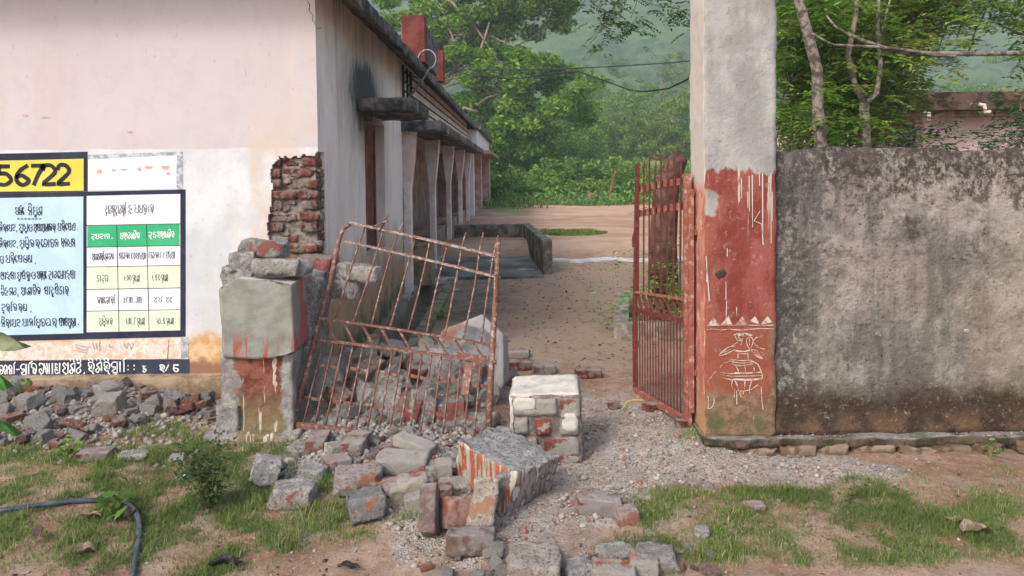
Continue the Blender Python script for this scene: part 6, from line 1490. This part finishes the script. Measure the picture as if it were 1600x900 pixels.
# terracotta painted tree trunk behind
tag(MB().tube([W(1354, 240, 8.7), W(1356, 110, 8.7), W(1357, 35, 8.7), W(1358, -40, 8.7)], [.10, .10, .10, .10], 12).obj('terracotta_column', m_simple('terracotta', (.17, .06, .032), (.26, .095, .05), 3)), 'terracotta coloured column half hidden by leaves behind the forked trunk', 'column')
# brown trunk seen through the standing gate
tag(MB().tube([(1.62, 8.0, -.1), (1.60, 8.0, .8), (1.64, 8.0, 1.5), (1.8, 8.1, 1.75)], [.17, .15, .14, .10], 12).obj('tree_stump', m_simple('brown_stump_bark', (.06, .035, .027), (.14, .08, .06), 9, .95, .8, .02), None, True), 'thick brown trunk stump standing behind the bars of the standing gate', 'stump')
kb = MB(); wallseg(kb, (W(970, 450, 7.0).x, 7.0), (W(975, 450, 9.0).x, 9.0), .14, -.1, .16, 8); wallseg(kb, (W(970, 450, 7.0).x, 7.0), (3.2, 6.9), .14, -.1, .16, 8)
tag(kb.obj('bed_kerb', M['ledge_m'] if 'ledge_m' in M else m_simple('kerb_cement', (.16, .14, .11), (.32, .28, .23), 6, .9, .5)), 'low cement kerb of the plant bed behind the standing gate', 'kerb')
near_tree('bed_plant', 'low green bedding plants seen through the lower bars of the standing gate', [([(1.6, 7.8, 0), (1.6, 7.8, .3)], [.01, .006])], L6, [Vector((random.uniform(1.35, 2.1), random.uniform(7.2, 8.2), random.uniform(.1, .5))) for _ in range(14)], 41, 350, lw=.06)['category'] = 'plant'
# pink building behind the trees at right
pk = tag(empty('pink_outbuilding', (7, 14, 0)), 'low pink building with a mould dark flat roof behind the boundary wall', 'building')
px_ = lambda x, Y_: W(x, 0, Y_).x
m_pk = m_simple('faded_pink_wall', (.52, .36, .35), (.62, .46, .44), 2, .9, .3)
part('wall', MB().box(px_(1210, 14), px_(1445, 14), 15.2, 15.5, -.1, 2.4), m_pk, pk); part('wall', MB().box(px_(1445, 14), 14, 14.0, 14.3, -.1, 2.62), m_pk, pk)
part('roof_slab', MB().box(px_(1432, 13.4), 14, 13.4, 18, 2.66, 2.98), m_simple('mould_roof_edge', (.03, .014, .010), (.11, .065, .05), 3, .9, .6), pk)
part('roof_slab', MB().box(px_(1380, 13.6), 14, 13.6, 18, 2.56, 2.655), m_simple('brown_roof_band', (.16, .08, .06), (.30, .19, .16), 3, .9, .6), pk)
m_pp = m_simple('pale_pink_pipe', (.62, .46, .42), (.74, .60, .55), 4)
for a in (1452, 1538): part('drain_spout', MB().tube([W(a - 9, 176 - (a > 1500) * 13, 13.35), W(a, 177 - (a > 1500) * 13, 13.3), W(a - 1 + 3 * (a > 1500), 188 - (a > 1500) * 13, 13.3)] + ([W(a + 9, 175, 13.3)] if a > 1500 else []), .035, 6), m_pp, pk)
part('yellow_board', MB().box(W(1413, 240, 13.9).x, W(1438, 240, 13.9).x, 13.88, 13.98, W(1413, 247, 13.9).z, W(1413, 236, 13.9).z), m_simple('yellow_board', (.6, .45, .04), (.7, .55, .08), 5), pk)
part('white_post', MB().box(px_(1212, 13), px_(1222, 13), 13, 13.2, 0, 2.35), m_pp, pk)

# hanging twigs of the tree that overhangs the gateway
ov = [([W(1145, 330, 6.2), W(1145, 60, 6.0), W(1120, -60, 5.8)], [.06, .05, .04]), ([W(1120, -60, 5.8), W(1060, -75, 5.4), W(980, -60, 5.2), W(900, -80, 5.1)], [.03, .022, .014, .008]), ([W(1060, -75, 5.4), W(1050, -20, 5.3), W(1048, 8, 5.3)], [.010, .007, .004]), ([W(980, -60, 5.2), W(975, -15, 5.2), W(950, 25, 5.2), W(932, 55, 5.2)], [.008, .006, .004, .002]), ([W(985, -60, 5.2), W(1000, -10, 5.2), W(985, 30, 5.2)], [.007, .004, .002]), ([W(1130, -40, 5.8), W(1100, 10, 5.4), W(1080, 30, 5.3)], [.012, .006, .003])]
r_ = np.random.RandomState(8); ot = tag(empty('overhanging_tree', tuple(ov[0][0][0])), 'tree behind the cement pillar whose fine twigs hang into the top of the gateway gap', 'tree'); B0 = ot.location.copy(); mb = MB()
for pts, rad in ov: mb.tube([p - B0 for p in pts], rad, 7)
mb.obj('trunk', m_bark, ot, True)
tp = [W(a, b, 5.2) - B0 for a, b in ((885, 5), (905, 0), (925, -10), (932, 35), (935, 50), (925, 62), (950, 20), (962, 30), (965, 5), (980, 38), (990, 45), (985, 15), (1000, -5), (1030, 5), (1045, 12), (1055, 0), (1020, -20), (1065, 25), (1085, 20), (1078, 40), (1060, -15), (945, -12))]
P, F_ = pinnate([tuple(t) for t in tp], r_, 130, .13, 7, .042, .05, 3.2); link('crown', fast_mesh('crown', P, F_), m_leaf('hanging_leaves', (.05, .11, .02), (.16, .24, .06), None, 0, .4), ot)

# ================================================================ CABLES, HOSE, SMALL THINGS
m_cab = m_simple('black_cable', (.015, .016, .018), (.04, .04, .045), 10, .5, .1)
def sag(a, b, s, n=14): return [Vector(a).lerp(Vector(b), t / n) - Vector((0, 0, s * 4 * (t / n) * (1 - t / n))) for t in range(n + 1)]
tag(MB().tube(sag(W(690, 110, 11.5), W(1080, 121, 4.9), -.0) and [W(690, 106, 11.5), W(740, 118, 10), W(800, 124, 9), W(860, 115, 8), W(905, 112, 7.2), W(950, 128, 6.6), W(985, 141, 6.1), W(1010, 143, 5.8), W(1045, 138, 5.4), W(1072, 125, 5.05), W(1092, 112, 4.75)], .0065, 6).obj('power_cable', m_cab, None, True), 'thick black sagging cable from the school roof to the gate pillar', 'cable')
tag(MB().tube([W(600, 125, 30)] + sag(W(700, 108, 30), W(1300, 72, 22), .25, 20), .022, 5).obj('power_line', m_cab, None, True), 'thin upper power line crossing in front of the hill', 'cable')
ho = [(-60, 803), (0, 800), (50, 793), (100, 784), (140, 779), (168, 778), (188, 782), (204, 793), (214, 808), (218, 825), (215, 850), (210, 880), (205, 910), (203, 960)]
hp = []
for i, (a, b) in enumerate(ho): p = G(a, b, .02); p.z += .018 + .01 * math.sin(i); hp.append(p)
P2 = [Vector(p) for p in hp]; sm_ = []
for i in range(len(P2) - 1):
    p0, p1, p2, p3 = P2[max(i - 1, 0)], P2[i], P2[i + 1], P2[min(i + 2, len(P2) - 1)]
    for k in range(4):
        t = k / 4; sm_.append(.5 * ((2 * p1) + (p2 - p0) * t + (2 * p0 - 5 * p1 + 4 * p2 - p3) * t * t + (3 * p1 - p0 - 3 * p2 + p3) * t ** 3))
hs = MB().tube(sm_, .0125, 12); tag(hs.obj('hose', m_simple('dusty_dark_blue_hose', (.03, .04, .06), (.075, .085, .11), 12, .45, .2, spec=.4), None, True), 'dark blue black plastic hose curving over the grass', 'hose')
# pipe mast and coil on the verandah roof
ms_ = tag(empty('pipe_mast', tuple(W(655, 120, 9.0))), 'slanting iron pipe with a white cable coil leaning at the roof edge', 'mast'); B0 = ms_.location.copy()
MB().tube([W(641, 150, 8.9) - B0, W(660, 125, 9.2) - B0, W(673, 105, 9.6) - B0], .016, 8).obj('pipe', m_simple('old_pipe', (.08, .07, .06), (.16, .14, .12), 9), ms_, True)
cc = W(667, 93, 9.4) - B0
MB().tube([cc + Vector((.115 * math.cos(t), .03 * math.sin(t), .13 * math.sin(t))) for t in [(-1.1 + k * .28) for k in range(17)]], .006, 7).obj('cable_coil', m_simple('white_cable', (.3, .3, .3), (.42, .42, .42), 9), ms_, True)
for q in (((632, 90), (648, 98)), ((640, 110), (640, 145)), ((636, 118), (652, 121))): MB().tube([W(*q[0], 9.3) - B0, W(*q[1], 9.3) - B0], .007, 5).obj('bracket', m_cab, ms_)
# bushy weed
def weed(name, label, px, py, hgt, spread, n, leaf, mat, seed, stems=9, lw=.030):
    b = G(px, py); t = tag(empty(name, tuple(b)), label, 'plant'); r_ = np.random.RandomState(seed); mb = MB(); tp = []
    for k in range(stems):
        a = r_.uniform(0, 6.28); q = r_.uniform(.2, 1) * spread; h_ = hgt * r_.uniform(.6, 1.05); pts = [Vector((0, 0, -.01)), Vector((math.cos(a) * q * .35, math.sin(a) * q * .35, h_ * .5)), Vector((math.cos(a) * q, math.sin(a) * q, h_))]
        mb.tube(pts, [.004, .003, .0015], 5); 
        for j in range(7): f = .25 + .75 * j / 6; tp.append(tuple(pts[1].lerp(pts[2], f) if f > .5 else pts[0].lerp(pts[1], f * 2)))
    mb.obj('stem', m_simple('weed_stem', (.14, .09, .04), (.22, .16, .07), 10), t)
    c_ = np.array(tp)[r_.randint(0, len(tp), n)] + r_.normal(size=(n, 3)) * np.array([.028, .028, .022]); c_[:, 2] = np.abs(c_[:, 2])
    P, F_ = leaves(c_, lw, r_, 1.9, .8); link('foliage', fast_mesh('foliage', P, F_), mat, t)
LW = m_leaf('weed_leaves', (.045, .085, .025), (.13, .19, .06), (.28, .18, .09), .12, .3); LB = m_leaf('broad_weed_leaves', (.07, .16, .03), (.18, .30, .06), None, 0, .3)
weed('weed_bush', 'knee high bushy weed with fine leaves standing in the left grass by the broken pillar', 330, 798, .34, .16, 900, 0, LW, 3, 13, .028)
weed('weed', 'small broad leaved plant inside the bend of the hose', 182, 806, .13, .09, 40, 0, LB, 4, 6, .07)
weed('weed', 'lime green weed at the grassy foot of the left rubble heap', 105, 715, .09, .08, 46, 0, LB, 5, 5, .045)
weed('weed', 'small green weed beside the ledge foundation at far right', 1547, 715, .09, .05, 26, 0, LB, 6, 4, .035)
weed('weed', 'lime green weed in the middle of the right hand grass', 1331, 781, .06, .05, 22, 0, LB, 7, 4, .04)
weed('weed', 'weed growing in the left heap near the plinth', 38, 625, .14, .07, 40, 0, LB, 8, 4, .04)
weed('weed', 'green moss weed tuft beside the drain kerb', 690, 500, .16, .14, 90, 0, L6, 9, 6, .04)
# broad leaves of a plant close to the camera, left edge
lp = tag(empty('leafy_plant', tuple(W(-60, 760, 1.5))), 'plant close to the road whose broad leaves poke in at the left edge', 'plant'); B0 = lp.location.copy()
def big_leaf(pts_px, Yd, mat, wid):
    V_ = []; F_ = []; n = len(pts_px)
    for i, (a, b) in enumerate(pts_px):
        f = i / (n - 1); w_ = wid * math.sin(math.pi * min(1, .12 + f * .9)) ** .8 * (1 if i < n - 1 else 0); p = W(a, b, Yd) - B0
        V_ += [p + Vector((0, -.01, w_)), p + Vector((0, .012, 0)), p + Vector((0, -.01, -w_))]
    for i in range(n - 1):
        k = i * 3; F_ += [(k, k + 3, k + 4, k + 1), (k + 1, k + 4, k + 5, k + 2)]
    mb = MB(); mb.v = V_; mb.f = F_; mb.obj('leaf', mat, lp, True)
m_bl = m_simple('dull_olive_leaf', (.10, .13, .06), (.20, .22, .13), 12, .6, .2); m_bl2 = m_simple('fresh_green_leaf', (.03, .11, .015), (.07, .19, .03), 12, .6, .2)
big_leaf([(-45, 520), (-25, 525), (-5, 529), (12, 533), (28, 538), (44, 543)], 1.6, m_bl, .022); big_leaf([(-30, 575), (-15, 582), (0, 592), (10, 600), (15, 606)], 1.55, m_bl2, .018)
big_leaf([(-50, 670), (-30, 662), (-10, 660), (10, 664), (30, 680)], 1.6, m_bl2, .016)
MB().tube([W(-60, 760, 1.5) - B0, W(-55, 640, 1.55) - B0, W(-45, 520, 1.6) - B0], [.006, .005, .003], 6).obj('stem', m_bl2, lp, True)
# dry leaves, rag and scraps
def scrap(name, label, px, py, L, Wd, mat, seed, cat, curl=.35, yaw=0):
    r_ = random.Random(seed); n, m_ = 9, 5; mb = MB()
    for i in range(n):
        for j in range(m_):
            f, q = i / (n - 1), j / (m_ - 1) - .5; w_ = Wd * math.sin(math.pi * (.06 + .88 * f)) ** .7
            mb.v.append(((f - .5) * L, q * w_, abs(q) * w_ * curl * 2 + .005 * math.sin(i * 1.4 + seed) + r_.uniform(0, .003) + .006))
    for i in range(n - 1):
        for j in range(m_ - 1): k = i * m_ + j; mb.f.append((k, k + m_, k + m_ + 1, k + 1))
    o = mb.obj(name, mat, None, True); b = G(px, py); o.location = b + Vector((0, 0, .012)); o.rotation_euler = (R(r_.uniform(-8, 20)), R(r_.uniform(-8, 8)), R(yaw)); tag(o, label, cat)
m_dl = m_simple('dry_leaf', (.17, .12, .08), (.31, .235, .16), 20, .8, .3, obj=True); m_dk = m_simple('dark_rag', (.025, .022, .022), (.10, .09, .085), 14, .9, .8, .02, obj=True)
scrap('dry_leaf', 'big dry brown leaf lying at the right edge of the turf', 1524, 836, .15, .10, m_dl, 2, 'leaf', .3, 20); scrap('dry_leaf', 'greyish dry leaf just behind the big brown leaf', 1497, 820, .11, .05, m_dl, 3, 'leaf', .2, 170)
scrap('dry_leaf', 'curled tan leaf standing in the grass at the lower left', 62, 844, .07, .05, m_dl, 5, 'leaf', .8, 110); scrap('dry_leaf', 'long dry curled leaf on the bare patch inside the hose', 142, 812, .09, .03, m_dl, 6, 'leaf', .5, 8)
scrap('dry_leaf', 'grey crumpled leaf below the bare patch', 135, 870, .07, .05, m_dl, 7, 'leaf', .7, 30); scrap('dry_leaf', 'brown dry leaf behind the bend of the hose', 200, 813, .06, .05, m_dl, 8, 'leaf', .9, 80)
scrap('rag', 'black muddy rag lying at the bottom edge by the grass', 352, 889, .14, .05, m_dk, 9, 'rag', .6, 8); scrap('rag', 'dark strip of rag at the bottom of the soil', 545, 893, .10, .03, m_dk, 10, 'rag', .6, -8)
m_ye = m_simple('yellow_tape', (.6, .5, .05), (.75, .65, .1), 9, .5, .2)
tag(MB().tube([G(972, 642) + Vector((0, 0, .01)), G(980, 634) + Vector((0, 0, .03)), G(990, 629) + Vector((0, 0, .02)), G(1005, 628) + Vector((0, 0, .012))], .0035, 5).obj('tape_scrap', m_ye), 'yellow plastic scrap on the gravel below the standing gate', 'scrap')
for k, (a, b) in enumerate(((958, 632), (1016, 636), (1064, 662))):
    chunk('brick_bit', ('small red brick bit left of the yellow scrap', 'red brick bits right of the yellow scrap', 'round red brick lump at the foot of the standing gate hinge')[k], 'rubble', a, b, .09, .07, .05, k * 40, 0, 0, 'brick', 7, .75)
chunk('plastic_scrap', 'pale blue plastic scrap in the grass near the bushy weed', 'scrap', 291, 745, .05, .04, .02, 20, 0, 0, 'blue', 6, .7) if M.setdefault('blue', m_simple('blue_plastic', (.3, .5, .6), (.5, .62, .68), 9)) else None
# whitish litter on the wet ground
for k, (a, b, l) in enumerate(((766, 410, .5), (790, 433, .5), (818, 424, .35), (700, 455, .3))):
    scrap('wet_scrap', 'pale scrap lying on the wet ground by the platform' + (', farthest', ', nearest the ramp end', ', small one at right', ', by the drain')[k], a, b, l, .10, m_simple('pale_scrap', (.4, .4, .38), (.55, .55, .53), 9) if k == 0 else bpy.data.materials['pale_scrap'], 20 + k, 'scrap', .1, 5)

# ================================================================ HAZE
hz_ = MB().box(-680, 920, -60, 1130, -6, 440)
n = bpy.data.materials.new('haze'); n.use_nodes = True; n.node_tree.nodes.clear()
pv = n.node_tree.nodes.new('ShaderNodeVolumePrincipled'); pv.inputs['Color'].default_value = (.80, .91, 1.0, 1); pv.inputs['Density'].default_value = 0.0012; pv.inputs['Anisotropy'].default_value = 0
oo = n.node_tree.nodes.new('ShaderNodeOutputMaterial'); n.node_tree.links.new(pv.outputs[0], oo.inputs['Volume'])
tag(hz_.obj('haze', n), 'thin blue morning haze in the air', kind='stuff')
